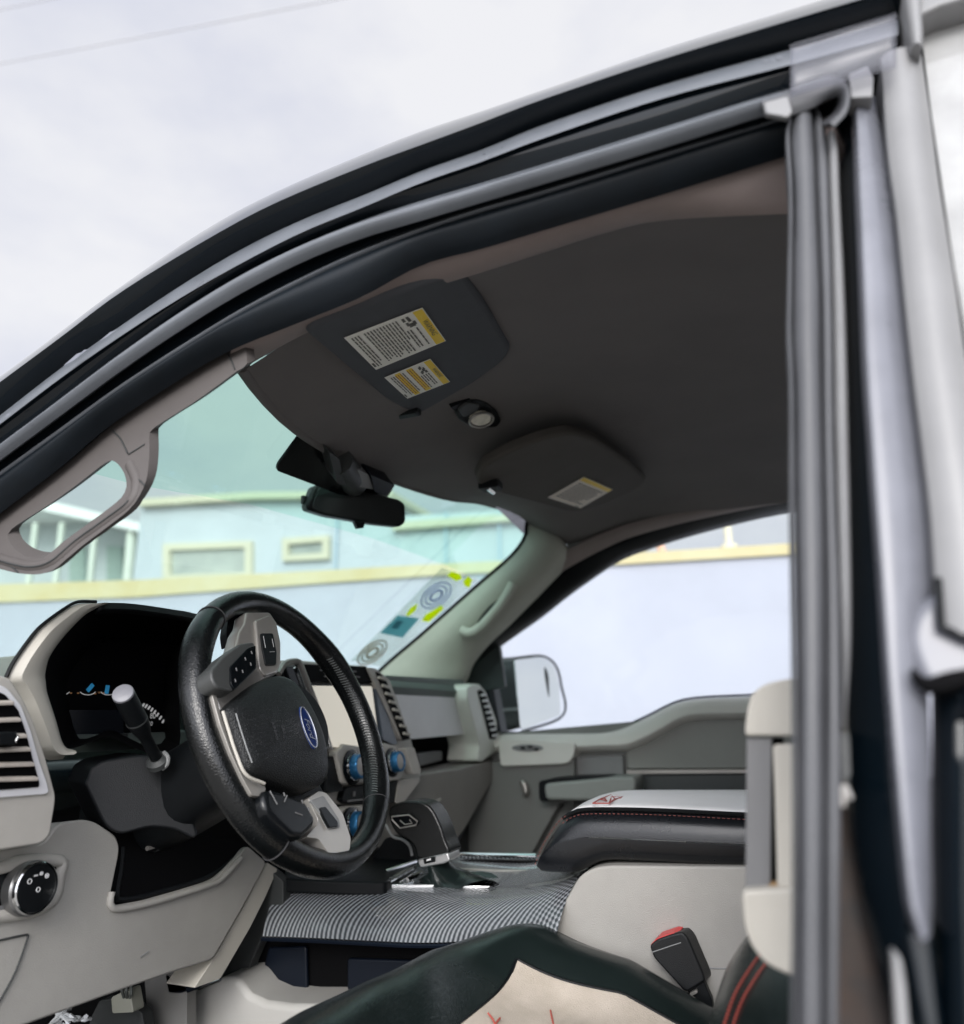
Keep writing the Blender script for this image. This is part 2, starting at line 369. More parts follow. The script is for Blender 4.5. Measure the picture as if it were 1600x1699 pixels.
BLD = ((0, 13, 0), (.05, 1, 0))
def buildings():
    def P(x, y, o=0): return U(x, y, pl=((0, 13+o, 0), (.05, 1, 0)))
    mw = mat('blue_wall_paint', (.50, .55, .585), .85, var=.05, vscale=.7, grain=.3, gscale=30)
    mf = mat('cream_frame_paint', (.60, .58, .44), .7); mg = mat('dim_window_pane', (.30, .33, .31), .15, col2=(.50, .53, .48), vscale=.7)
    mroof = mat('cream_fascia', (.58, .56, .42), .7)
    # blue house
    c = P(560, 1210); root = empty('blue_house', (c.x, c.y, 0), label='pale blue house with cream framed windows behind the yellow topped wall', cat='house')
    pts = [P(236, 836), P(420, 824), P(640, 822), P(642, 858), P(1010, 836)]
    pts += [V((pts[-1].x, pts[-1].y, 0)), V((pts[0].x, pts[0].y, 0))]
    b = B(); b.prism(pts, (0, 6, 0)); b.build('wall', mw, root)
    b = B(); b.prism([P(228, 828, -.25), P(420, 816, -.25), P(650, 814, -.25), P(650, 824, -.25), P(420, 827, -.25), P(228, 839, -.25)], (0, 6.5, 0)); b.build('roof', mroof, root)
    b = B(); b.prism([P(650, 866, -.2), P(1010, 842, -.2), P(1010, 851, -.2), P(650, 879, -.2)], (0, 5, 0)); b.build('fascia', mroof, root)
    for (x0, y0, x1, y1, fw) in ((270, 900, 417, 965, 11), (468, 891, 545, 931, 10)):
        f = B(); o = [P(x0, y0+2, -.12), P(x1, y0-3, -.12), P(x1, y1-4, -.12), P(x0, y1, -.12)]
        h = [P(x0+fw, y0+fw+2, -.12), P(x1-fw, y0+fw-3, -.12), P(x1-fw, y1-fw-4, -.12), P(x0+fw, y1-fw, -.12)]
        f.prism(o, (0, .15, 0), [h]); fo = f.build('window', mf, root)
        g = B(); g.prism([p+V((0, .10, 0)) for p in h], (0, .02, 0)); g.build('pane', mg, fo)
    b = B()
    for x in (560, 740, 828): q = P(x, 900, -.06); b.tube([V((q.x, q.y, 0)), P(x, 850, -.06)], .035, 8)
    b.build('drainpipe', mat('pale_blue_pipe', (.42, .53, .62), .6), root)
    # white house with porch at the left
    c = P(60, 1210, 3); r2 = empty('white_house', (c.x, c.y, 0), label='low white house with a porch of slim columns left of the blue house', cat='house')
    m2 = mat('white_house_wall', (.50, .54, .55), .85, var=.06, vscale=.6)
    pts = [P(-300, 860, 3), P(60, 850, 3), P(232, 885, 3)]; pts += [V((pts[-1].x, pts[-1].y, 0)), V((pts[0].x, pts[0].y, 0))]
    b = B(); b.prism(pts, (0, 5, 0)); b.build('wall', m2, r2)
    b = B(); b.prism([P(-320, 842, 1.2), P(70, 828, 1.2), P(250, 872, 1.2), P(250, 886, 1.2), P(70, 846, 1.2), P(-320, 862, 1.2)], (0, 6, 0)); b.build('roof', mat('pale_roof_sheet', (.80, .82, .80), .6), r2)
    for x in (60, 104, 160, 222):
        q = P(x, 960, 1.5); b = B(); b.tube([V((q.x, q.y, 0)), P(x, 868, 1.5)], .10 if x != 222 else .16, 12); b.build('column', mat('porch_column_paint', (.66, .70, .62), .8), r2)
    for x in (128, 190):
        b = B(); b.prism([P(x-13, 905, 2.9), P(x+13, 907, 2.9), P(x+13, 975, 2.9), P(x-13, 975, 2.9)], (0, .08, 0)); f = b.build('window', mat('dull_green_shutter', (.33, .42, .38), .6), r2)
buildings()

def cables():
    m = mat('cable_sheath', (.42, .42, .44), .7)
    for (a, b_, lab) in (((-60, 118), (600, -8), 'long sagging overhead cable, the lower of the two crossing the grey sky'), ((-60, 28), (120, -8), 'short stretch of overhead cable at the top left corner of the sky')):
        p, q = U(*a, y=16), U(*b_, y=16); d = q-p; pts = [p+d*t+V((0, 0, -.35*math.sin(math.pi*max(0, min(1, (t+1)/3))))) for t in [k/12*3-1 for k in range(13)]]
        off = p+d*.5-(pts[6]); pts = [x+V((0, 0, off.z)) for x in pts]
        b = B(); b.tube(pts, .022, 8); b.build('power_cable', m, label=lab, cat='cable', group='overhead cables')
cables()

# ================================================================== THE TRUCK
T = empty('pickup_truck', (0, 0, 0), label='black pickup truck seen through its open driver doorway, with a grey and black cabin', cat='pickup truck')

# ---------------- near door opening: roof side mouldings
N = 72
def C2(pts):
    k = (pts[1][1]-pts[0][1])/max(1, pts[1][0]-pts[0][0])
    return curve2([(x, pts[0][1]+k*x) for x in (-760, -480, -230)]+pts, N)
cA0 = C2([(0, 627), (100, 553), (200, 478), (330, 388), (450, 322), (600, 257), (700, 217), (800, 184), (900, 150), (1100, 82), (1340, 8), (1500, -40)])
cA1 = C2([(0, 634), (100, 560), (200, 485), (330, 405), (450, 340), (600, 277), (700, 240), (800, 203), (900, 165), (1100, 98), (1350, 22), (1500, -22)])
cB0 = C2([(0, 690), (100, 612), (200, 541), (300, 474), (400, 414), (500, 366), (600, 326), (700, 284), (800, 249), (900, 208), (1100, 141), (1310, 83), (1490, 33)])
cB1 = C2([(0, 704), (100, 628), (200, 558), (300, 494), (400, 437), (500, 386), (600, 345), (700, 303), (800, 268), (900, 230), (1100, 163), (1310, 108), (1490, 58)])
cC0 = C2([(0, 745), (100, 670), (200, 594), (300, 523), (400, 461), (500, 411), (600, 372), (700, 341), (800, 312), (900, 282), (1100, 221), (1270, 168), (1390, 136)])
cC1 = C2([(0, 764), (100, 690), (200, 616), (300, 548), (400, 487), (500, 436), (600, 396), (700, 366), (800, 336), (900, 306), (1100, 246), (1270, 192), (1390, 160)])
cD0 = C2([(0, 784), (100, 712), (200, 640), (300, 575), (400, 514), (500, 462), (600, 416), (700, 379), (800, 346), (900, 318), (1100, 257), (1290, 201), (1330, 190)])
cD1 = C2([(0, 791), (100, 719), (200, 647), (300, 582), (400, 521), (500, 469), (600, 423), (700, 385), (800, 352), (900, 324), (1100, 262), (1290, 204), (1330, 193)])
cE0 = C2([(0, 852), (100, 776), (175, 712), (270, 648), (376, 585), (500, 534), (600, 493), (700, 440), (800, 413), (900, 383), (1100, 323), (1300, 261), (1340, 248)])
def sec(c, o): return [PF(x, y, o) for x, y in c]
OPEN = empty('door_opening', (0, -.7, 1.6), T)
b = B(); b.strip(sec(cA0, .045), sec(cA1, -.006), .003, back=(0, .08, .02), out=(0, -.5, .85)); b.strip(sec(cA1, -.006), sec(cB0, .022), .0025, back=(0, .045, .05), out=(0, -.8, -.5)); b.strip(sec(cB1, .008), sec(cC0, .026), .003, back=(0, .045, .05), out=(0, -.8, -.5)); b.build('painted_rail', PAINT, OPEN)
b = B(); b.strip(sec(cB0, .016), sec(cB1, .004), .003, back=(0, .04, .045)); b.build('gutter_strip', RUBBER, OPEN)
b = B(); b.strip(sec(cC0, .0), sec(cC1, .004), .010, back=(0, .045, .05)); b.build('weatherstrip', RUBBER, OPEN)
b = B(); b.strip(sec(cC1, .022), sec(cD0, .024), .002, back=(0, .045, .05)); b.strip(sec(cD1, .022), sec(cE0, .045), .012, back=(0, .045, .05), k=10); b.build('inner_flange', RUBDK, OPEN)
b = B(); b.strip(sec(cD0, .018), sec(cD1, .020), .003, back=(0, .02, .025)); b.build('flange_lip', RUBBER, OPEN)
# the small paint code stuck on the gutter strip
p0, px_, py_ = PF(1282, 101, .0045), PF(1300, 96, .0045), PF(1280, 91, .0045)
b = B(); b.text('215', p0, px_-p0, py_-p0, .012); b.build('stencil_mark', mat('faded_stencil', (.14, .15, .17), .7), OPEN)
# highlight streak and scuffs, painted as pale marks near the windscreen pillar
SCUF = mat('scuffed_paint', (.16, .17, .20), .4)
for (x, y, l, wd) in ((105, 607, 38, 5), (130, 590, 16, 3), (165, 566, 30, 3), (8, 692, 10, 2)):
    b = B(); a = PF(x, y, -.006); e = PF(x+l, y-l*.66, -.006); n_ = PF(x, y-wd, -.006)-a
    b.quad([a, a.lerp(e, .4)-n_*.5, e, a.lerp(e, .6)+n_]); b.build('paint_scuff', SCUF, OPEN)

# ---------------- near B pillar, right side
PIL = empty('centre_pillar', (.75, -.75, 1.2), T)
def vc(pts, o): return cr([PF(x, y, o) for x, y in pts], 44)
s1l = [(1326, 150), (1304, 215), (1303, 240), (1308, 330), (1305, 500), (1304, 560), (1308, 640), (1309, 850), (1313, 1100), (1315, 1400), (1312, 1720)]
s1r = [(1343, 152), (1347, 195), (1350, 240), (1353, 330), (1358, 450), (1360, 560), (1362, 700), (1365, 850), (1367, 1000), (1366, 1300), (1366, 1720)]
s2r = [(1362, 190), (1370, 220), (1373, 260), (1378, 400), (1382, 560), (1383, 700), (1387, 850), (1393, 1000), (1396, 1250), (1394, 1450), (1391, 1720)]
s3l = [(1372, 226), (1373, 250), (1378, 400), (1382, 560), (1384, 700), (1388, 850), (1393, 1000), (1397, 1100), (1398, 1205)]
s3r = [(1385, 222), (1391, 250), (1394, 330), (1400, 450), (1404, 560), (1407, 700), (1410, 850), (1412, 1000), (1410, 1100), (1402, 1212)]
s4l = [(1385, 200), (1390, 250), (1400, 450), (1404, 560), (1406, 850), (1406, 1100), (1408, 1300), (1422, 1440), (1450, 1580), (1478, 1730)]
s4r = [(1410, 170), (1416, 300), (1423, 450), (1430, 600), (1440, 750), (1447, 850), (1458, 1000), (1470, 1150), (1482, 1300), (1502, 1500), (1528, 1730)]
s5r = [(1452, 160), (1470, 250), (1485, 350), (1496, 450), (1512, 600), (1531, 750), (1543, 850), (1548, 1000), (1540, 1100), (1545, 1250), (1546, 1400), (1548, 1500), (1545, 1545)]
s5l = [(1412, 160), (1418, 300), (1425, 450), (1431, 600), (1441, 750), (1448, 850), (1459, 1000), (1466, 1100), (1478, 1250), (1492, 1400), (1503, 1500), (1522, 1560)]
s6l = [(1462, 95), (1474, 250), (1488, 350), (1498, 450), (1514, 600), (1533, 750), (1545, 850), (1556, 1000), (1562, 1045)]
s6r = [(1526, 70), (1545, 200), (1558, 300), (1582, 450), (1604, 600), (1632, 750), (1650, 850), (1680, 1000), (1690, 1070)]
s1m = [(lin(a[0], c[0], .22), lin(a[1], c[1], .22)) for a, c in zip(s1l, s1r)]
s1n = [(x+1.5, y) for x, y in s1m]
b = B(); b.strip(vc(s1l, .0), vc(s1m, .004), .004, back=(0, .04, 0), k=6); b.strip(vc(s1n, .001), vc(s1r, .002), .0045, back=(0, .04, 0), k=8); b.build('door_seal', SEALGR, PIL)
b = B(); b.strip(vc(s1r, .012), vc(s2r, .010), .004, back=(0, .04, 0)); 
so_ = b.build('seal_lip', SEALGR, PIL)
b = B(); b.strip(vc(s3l, .014), vc(s3r, .014), .006, back=(0, .04, 0)); b.build('film_edge', FILM2, PIL)
b = B(); b.strip(vc(s4l, .045), vc(s4r, .020), .003, back=(0, .06, 0), k=10); b.build('jamb_paint', PAINT, PIL)
s5m = [(x+9, y) for x, y in s5l]
b = B(); b.strip(vc(s5l, .012), vc(s5m, .002), .002, back=(0, .06, 0), k=4); b.strip(vc(s5m, .002), vc(s5r, .016), .004, back=(0, .06, 0), k=10); b.build('pillar_film', FILM, PIL)  # dark gloss pillar face with its sky reflection painted pale
jam = [(1388, 1330), (1410, 1330), (1424, 1440), (1452, 1580), (1482, 1730), (1385, 1730)]
b = B(); b.prism([PF(x, y, .06) for x, y in jam], (0, .02, 0)); b.build('jamb_recess', RUST, PIL)
b = B(); b.prism(rnd([PF(x, y, .016) for x, y in ((1394, 1212), (1409, 1218), (1412, 1290), (1398, 1300))], .003), (0, .02, 0)); b.build('striker_plate', DKGREY, PIL, bevel=.002)
b = B(); b.tube(cr([PF(x, y, .012) for x, y in ((1399, 1338), (1399, 1308), (1403, 1305), (1412, 1326))], 14), .0014, 8); b.build('door_striker', SATIN, PIL)
b = B(); b.prism([PF(x, y, .006) for x, y in ((1479, 1575), (1497, 1592), (1504, 1640), (1512, 1730), (1489, 1730))], (0, .01, 0)); b.build('film_sliver', FILM2, PIL, bevel=.002)
# fold of the corner seal (loop at the top) and its tape
ro = cr([PF(x, y, -.010) for x, y in ((1264, 167), (1300, 156), (1340, 141), (1378, 128), (1398, 130), (1409, 145), (1411, 168), (1404, 190), (1384, 212))], 40)
ri = cr([PF(x, y, -.004) for x, y in ((1268, 193), (1305, 193), (1345, 180), (1372, 165), (1386, 160), (1394, 164), (1394, 176), (1388, 190), (1370, 208))], 40)
b = B(); b.strip(ro, ri, .004, back=(0, .02, .02), k=8); b.build('corner_seal', SEALGR, PIL)
b = B(); b.prism(rnd([PF(*p, -.014) for p in ((1266, 170), (1308, 158), (1316, 186), (1306, 196), (1290, 192), (1270, 190))], .004), (0, .012, .006)); b.build('seal_end', FILM2, PIL, bevel=.003)
rows = []
for j in range(8):
    r = []
    for i in range(16):
        q = i/15; x0 = lin(1311, 1488, q); yt = lin(74, 20, q); yb = lin(160, 112, q); r.append(PF(x0, lin(yt, yb, j/7), -.016+.0016*math.sin(j*1.3+i*.10)+.0004*math.sin(i*.7)))
    rows.append(r)
b = B(); b.grid(rows); fo_ = b.build('clear_tape', CLEARF, PIL); s_ = fo_.modifiers.new('solid', 'SOLIDIFY'); s_.thickness = .0004
b = B(); b.strip(vc([(1498, -30), (1503, 20), (1508, 60), (1512, 80)], -.01), vc([(1530, -30), (1530, 20), (1532, 60), (1530, 82)], -.01), .006); b.prism([PF(*p, -.008) for p in ((1408, 122), (1440, 108), (1450, 128), (1448, 160), (1412, 162))], (0, .02, 0)); b.build('seal_cap', FILM2, PIL, bevel=.003)

# ---------------- rear door (closed, its front edge beside the pillar)
RD = empty('rear_door', (.95, -.76, 1.2), T)
s6m = [(lin(a[0], c[0], .66), a[1]+(c[1]-a[1])*.66) for a, c in zip(s6l, s6r)]
b = B(); b.strip(vc(s6l, .000), vc(s6m, -.004), .003, back=(0, .04, 0), k=6); b.strip(vc(s6m, -.003), vc(s6r, .010), .002, back=(0, .04, 0), k=6); b.build('window_frame', FILM2, RD)
b = B(); b.prism([PF(x, y, .022) for x, y in ((1512, 0), (1530, 60), (1545, 180), (1582, 430), (1640, 780), (1680, 1060))]+[V((1.78, -.778+.22*(z-1.25), z)) for z in (1.31, 1.80)], (0, .004, 0)); b.build('window_glass', RGLASS, RD)
b = B(); b.prism([PF(x, y, -.004) for x, y in ((1560, 8), (1520, 28), (1512, -20), (1560, -40))]+[V((1.80, -.804+.22*(z-1.25), z)) for z in (1.86, 1.80)], (0, .03, 0)); b.build('frame_header', FILM2, RD, bevel=.004)
# moulded belt corner and painted skin below it
rows = []
cap = [(1512, 1095), (1502, 1055), (1512, 1015), (1545, 985), (1600, 960), (1700, 940), (1760, 1000), (1740, 1090), (1640, 1120), (1570, 1142), (1530, 1135)]
o1 = rnd([PF(x, y, .004) for x, y in cap], .01, 3)
b = B(); b.prism(o1, (0, .03, 0)); b.build('belt_corner_cap', FILM, RD, bevel=.012, seg=5)
b = B(); b.tube(cr([PF(x, y, .0) for x, y in ((1514, 1110), (1524, 1128), (1545, 1138), (1575, 1132), (1640, 1110))], 20), [.001+.0045*math.sin(math.pi*k/19) for k in range(20)], 8); b.build('cap_shadow_gap', DEEP, RD)  # dark tube that paints the shade under the cap
b = B(); b.tube([PF(x, y, -.002) for x, y in ((1556, 960), (1562, 1040), (1600, 1056), (1680, 1080))], .0022, 8); b.build('frame_edge', BLACK, RD)
sk = []
for j in range(26):
    y = 1120+j*26; r = []
    for i in range(18):
        q = i/17; x = lin(1546+max(0, j-14)*1.2, 1760, q); r.append(PF(x, y, .028-.034*math.sin(min(1, q*2.4)*math.pi/2)+.012*math.exp(-((q-.28)/.08)**2)*(1 if j > 2 else 0)))
    sk.append(r)
b = B(); b.grid(sk); b.prism([sk[-1][0], sk[-1][-1], V((sk[-1][-1].x, sk[-1][-1].y, .45)), V((sk[-1][0].x, sk[-1][0].y, .45))], (0, .05, 0)); ob = b.build('painted_skin', PAINT, RD); ob.modifiers.new('solid', 'SOLIDIFY').thickness = .003
lows = [(1500, 1545), (1548, 1540), (1560, 1640), (1572, 1740), (1535, 1740), (1515, 1640)]
b = B(); b.prism([PF(x, y, .015) for x, y in lows], (0, .02, 0)); b.build('lower_jamb', PAINT, PIL, bevel=.004)

# ---------------- roof trim, headliner
YN, YF = -.60, .66
trl = C2([(0, 900), (200, 770), (392, 616), (500, 556), (600, 513), (700, 478), (800, 458), (900, 416), (1000, 382), (1100, 363), (1200, 356), (1310, 354), (1420, 354)])
near = cr([U(x, y, y=YN) for x, y in ((405, 614), (500, 555), (600, 512), (700, 480), (800, 450), (900, 418), (1000, 386), (1100, 364), (1200, 356), (1310, 354), (1700, 370))], 30)
far = cr([U(x, y, y=YF) for x, y in ((862, 868), (890, 888), (930, 905), (980, 893), (1040, 872), (1100, 860), (1160, 850), (1230, 842), (1310, 833), (1500, 812))], 30)
hdr = cr([near[0], U(440, 662, y=-.52), U(490, 712, y=-.42), U(550, 752, y=-.28), U(620, 786, y=-.12), U(690, 812, y=.05), U(750, 829, y=.18), U(800, 835, y=.33), U(845, 850, y=.52), far[0]], 26)
rear = [near[-1].lerp(far[-1], j/25) for j in range(26)]
rows = []
for i in range(30):
    s = i/29; r = []
    for j in range(26):
        t = j/25
        p = near[i]*(1-t)+far[i]*t+hdr[j]*(1-s)+rear[j]*s-(near[0]*(1-s)*(1-t)+far[0]*(1-s)*t+near[-1]*s*(1-t)+far[-1]*s*t)
        p.z += .060*math.sin(math.pi*t)**.8*(1-(1-s)**5)+.02*math.sin(math.pi*t)*math.sin(math.pi*min(1, s*1.4))
        r.append(p)
    rows.append(r)
HROWS = rows
b = B(); b.grid(rows); HL = b.build('headliner', HEADL, T)
# rounded front lip of the headliner
b = B(); b.tube([p+V((-.004, 0, .006)) for p in hdr], .009, 10); b.build('headliner_lip', HEADL, T)
# header trim above the near door
top = [PF(x, y, .055) for x, y in cE0]; low = [U(x, y-1, y=YN-.012) for x, y in trl]
i0 = next(i for i, (x, y) in enumerate(cE0) if x > 372); 
a1 = cr([PF(x, y, .050) for x, y in ((384, 580), (500, 530), (600, 490), (700, 437), (800, 410), (900, 381), (1100, 320), (1300, 259), (1420, 222))], 44)
a2 = cr([U(x, y, y=YN-.010) for x, y in ((393, 617), (500, 557), (600, 514), (700, 482), (800, 452), (900, 420), (1000, 388), (1100, 366), (1310, 355), (1420, 355))], 44)
b = B(); b.strip(a1, a2, .006, back=(0, .04, .06), out=(0, -.7, -.7), k=8); b.build('roof_edge_trim', TRIM2, T)

# ---------------- near windscreen pillar trim with grab handle
def PH(x, y, o=0): return PF(x, y, .055+o)
out = [(-120, 935), (0, 836), (90, 768), (175, 698), (270, 635), (384, 571), (402, 562), (410, 604), (393, 616), (330, 662), (275, 697), (252, 713), (248, 722), (248, 755), (244, 792), (233, 820), (215, 845), (180, 873), (140, 903), (110, 928), (88, 946), (62, 953), (30, 951), (0, 944), (-120, 930)]
hole = [(186, 764), (197, 771), (206, 785), (210, 800), (208, 815), (196, 831), (150, 866), (110, 895), (75, 924), (58, 926), (38, 920), (22, 908), (14, 893), (15, 883), (30, 870), (80, 838), (120, 810), (160, 779), (175, 768)]
PT = B(); PT.prism(cr([PH(*p) for p in out[:-1]], 110), (.000, .012, .0095), [cr([PH(*p) for p in hole], 60, True)])
pil = PT.build('pillar_trim', TRIM, T, bevel=.008, seg=4)
def seam(pts, f, r=.0009): return B().tube(cr([f(*p) for p in pts], 14), r, 6)
for pts in ([(186, 714), (200, 728), (212, 752)], [(213, 754), (226, 746), (240, 737)], [(222, 790), (232, 797), (241, 806)], [(12, 937), (22, 942), (30, 950)], [(374, 583), (384, 598), (390, 613)]):
    seam(pts, lambda x, y: PH(x, y, -.0006)).build('seam', DKGREY, pil)
hh = cr([PH(x, y, .004) for x, y in ((219, 772), (230, 800), (222, 832), (186, 861), (136, 897), (94, 932), (60, 941), (25, 935), (-10, 924))], 60)
b = B(); b.tube(hh, .0072, 12); b.build('grab_handle', TRIM, pil)
b = B(); b.tube([p+V((0, -.0072, -.001)) for p in hh[12:]], .0010, 6); b.build('handle_seam', DKGREY, pil)

# ---------------- windscreen
GP = V((-.06, 0, 1.735)); GD = V((-.79, 0, -.61)).normalized(); GL = V((0, 1, .075)).normalized(); GN = GD.cross(GL).normalized()
if GN.x < 0: GN = -GN
WSP = (GP, GN)
def W2(p): d = p-GP; a = d.dot(GD); dl = d-GD*a; return a/1.0, dl.length*(1 if dl.y > 0 else -1)
bord = [W2(U(x, y, pl=WSP)) for x, y in ((120, 742), (240, 783), (320, 803), (417, 825), (520, 861), (620, 897), (735, 950), (800, 985), (860, 1020))]
bord.sort(key=lambda q: q[1])
def vb(u):
    if u <= bord[0][1]: return max(.05, bord[0][0]+(u-bord[0][1])*.2)
    for (a, ua), (c, uc) in zip(bord, bord[1:]):
        if u <= uc: return lin(a, c, (u-ua)/(uc-ua))
    return bord[-1][0]
rows = []
us = [lin(-.655, .90, k/40) for k in range(41)]
for k in range(15):
    r = []
    for u in us:
        v = lin(-.22, vb(u), k/6) if k <= 6 else lin(vb(u), 1.05, (k-6)/8)
        r.append(GP+GD*v+GL*u-GN*.0)
    rows.append(r)
b = B(); b.grid(rows, mi=lambda i, j: 1 if i < 6 else 0); WS = b.build('windshield', [WGLASS, WTINT], T, ang=80)
# permits and stickers inside the glass, passenger corner
def WG(x, y, o=.004): p = U(x, y, pl=(GP+GN*o, GN)); return p
b = B(); b.prism([WG(*p) for p in ((733, 942), (795, 962), (632, 1106), (582, 1096))], GN*.0005)
PALE = glass('pale_sticker_film', (.92, .95, .93), .1, .1, .12, (.80, .82, .84)); st = b.build('permit_strip', PALE, WS)
LIME = decal('lime_sticker', (.92, .98, .02))
for q in (((742, 955), (750, 948), (764, 953), (767, 961), (757, 964)), ((769, 964), (777, 956), (784, 962), (779, 975), (771, 972)), ((673, 1021), (682, 1008), (693, 1002), (690, 1012), (679, 1022)), ((700, 1030), (706, 1020), (733, 1004), (736, 1010), (712, 1032))):
    b = B(); b.prism([WG(*p, .0055) for p in q], GN*.0004); b.build('lime_sticker', LIME, WS)
b = B(); b.prism([WG(*p, .0055) for p in ((660, 1021), (696, 1026), (668, 1058), (631, 1050))], GN*.0004); b.quad([WG(*p, .0062) for p in ((659, 1030), (670, 1031), (660, 1044), (648, 1042))], 1); b.build('teal_permit', [decal('teal_permit', (.34, .60, .66)), decal('permit_ink', (.24, .40, .46))], WS)
for (cx, cy, rx, ry, mi) in ((724, 988, 27, 18, (.50, .54, .72)), (618, 1083, 27, 15, (.52, .46, .38))):
    b = B(); m_ = decal('permit_seal_ink', mi)
    for k, s in enumerate((1, .72, .4)):
        ring_ = [WG(cx+rx*s*math.cos(a)*.85+ry*s*math.sin(a)*.5, cy-rx*s*math.cos(a)*.62+ry*s*math.sin(a)*.75, .0058+.0002*k) for a in [2*math.pi*i/28 for i in range(28)]]
        b.tube(ring_, .0022 if k < 2 else .0035, 6, closed=True)
    b.build('round_seal', m_, WS)

# ---------------- far windscreen pillar and door frame band
YP = .64
eL = [(868, 862), (877, 874), (873, 895), (850, 925), (800, 968), (750, 1012), (700, 1056), (655, 1094), (634, 1113), (600, 1142)]
eR = [(935, 900), (945, 915), (930, 940), (905, 965), (870, 1000), (835, 1035), (800, 1068), (775, 1100), (765, 1125), (750, 1150)]
A = cr([U(x, y, y=YP-.06) for x, y in eL], 30); C_ = cr([U(x, y, y=YP+.02) for x, y in eR], 30)
rows = []
for p, q in zip(A, C_): rows.append([p+V((-.03, .05, 0)), p]+[p.lerp(q, t)+V((.02, -.03, 0))*math.sin(math.pi*t)**.8 for t in (.15, .3, .5, .7, .85)]+[q, q+V((0, .05, 0))])
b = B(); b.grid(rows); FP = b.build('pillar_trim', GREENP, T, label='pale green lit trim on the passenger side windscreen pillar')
b = B(); b.tube([p+V((-.006, .0, .002)) for p in A], .005, 8); b.build('edge_seal', BLACK, FP)
gh = cr([U(x, y, y=YP-.055) for x, y in ((852, 968), (846, 980), (832, 1002), (812, 1026), (796, 1042), (780, 1050), (766, 1046))], 30)
b = B(); b.tube(gh, .0135, 12); b.build('grab_handle', GREENP, FP)
gs = cr([U(x, y, y=YP-.035) for x, y in ((845, 972), (826, 998), (806, 1020), (786, 1038))], 16)
b = B(); b.tube(gs, [.004+.012*math.sin(math.pi*k/15) for k in range(16)], 10); b.build('handle_recess', BLACK, FP)
# header trim over the passenger door
t1 = cr([U(x, y, y=YF-.015) for x, y in ((856, 984), (896, 944), (942, 913), (994, 888), (1046, 869), (1158, 843), (1310, 822), (1500, 801))], 40)
t2 = cr([U(x, y, y=YF+.045) for x, y in ((868, 1003), (912, 964), (960, 934), (1010, 908), (1060, 888), (1160, 862), (1310, 833), (1500, 812))], 40)
b = B(); b.strip(t1, t2, .008, out=(0, -.7, -.7), back=(0, .04, .03)); b.build('roof_edge_trim', TRIM2, T)
d1 = cr([U(x, y, y=YF+.04) for x, y in ((738, 1122), (800, 1066), (868, 1001), (912, 962), (960, 932), (1010, 906), (1060, 886), (1160, 860), (1310, 831), (1500, 810))], 48)
d2 = cr([U(x, y, y=YF+.09) for x, y in ((800, 1090), (830, 1066), (895, 1020), (935, 988), (978, 957), (1022, 928), (1065, 910), (1160, 880), (1310, 845), (1500, 823))], 48)
b = B(); b.strip(d1, d2, .006, back=(0, .04, 0)); b.build('far_door_seal', BLACK, T)

# ---------------- sun visors
def vplane(p, q, r_): n = (q-p).cross(r_-p).normalized(); return (p, n if n.z < 0 else -n)
def hl_point(px, py):                                             # where the sight line meets the headliner
    best = None; d = ray(px, py).normalized()
    for i in range(29):
        for j in range(25):
            c = (HROWS[i][j]+HROWS[i+1][j+1])*.5; v = c-CAMP; e = (v-d*v.dot(d)).length
            if best is None or e < best[0]: best = (e, v.dot(d), d)
    return CAMP+d*best[1]
def visor(pix, hinge, mref, m, name_lab, thick=.016, r=.022, off=.013):
    a, c, e = [hl_point(*p) for p in mref]; pl = vplane(a, c, e); pl = (pl[0]+pl[1]*off, pl[1])
    o = rnd([U(*p, pl=pl) for p in pix], r, 5)
    b = B(); b.prism(o, -pl[1]*thick); ob = b.build('sun_visor', m, T, bevel=.008, seg=4, label=name_lab)
    return ob, pl
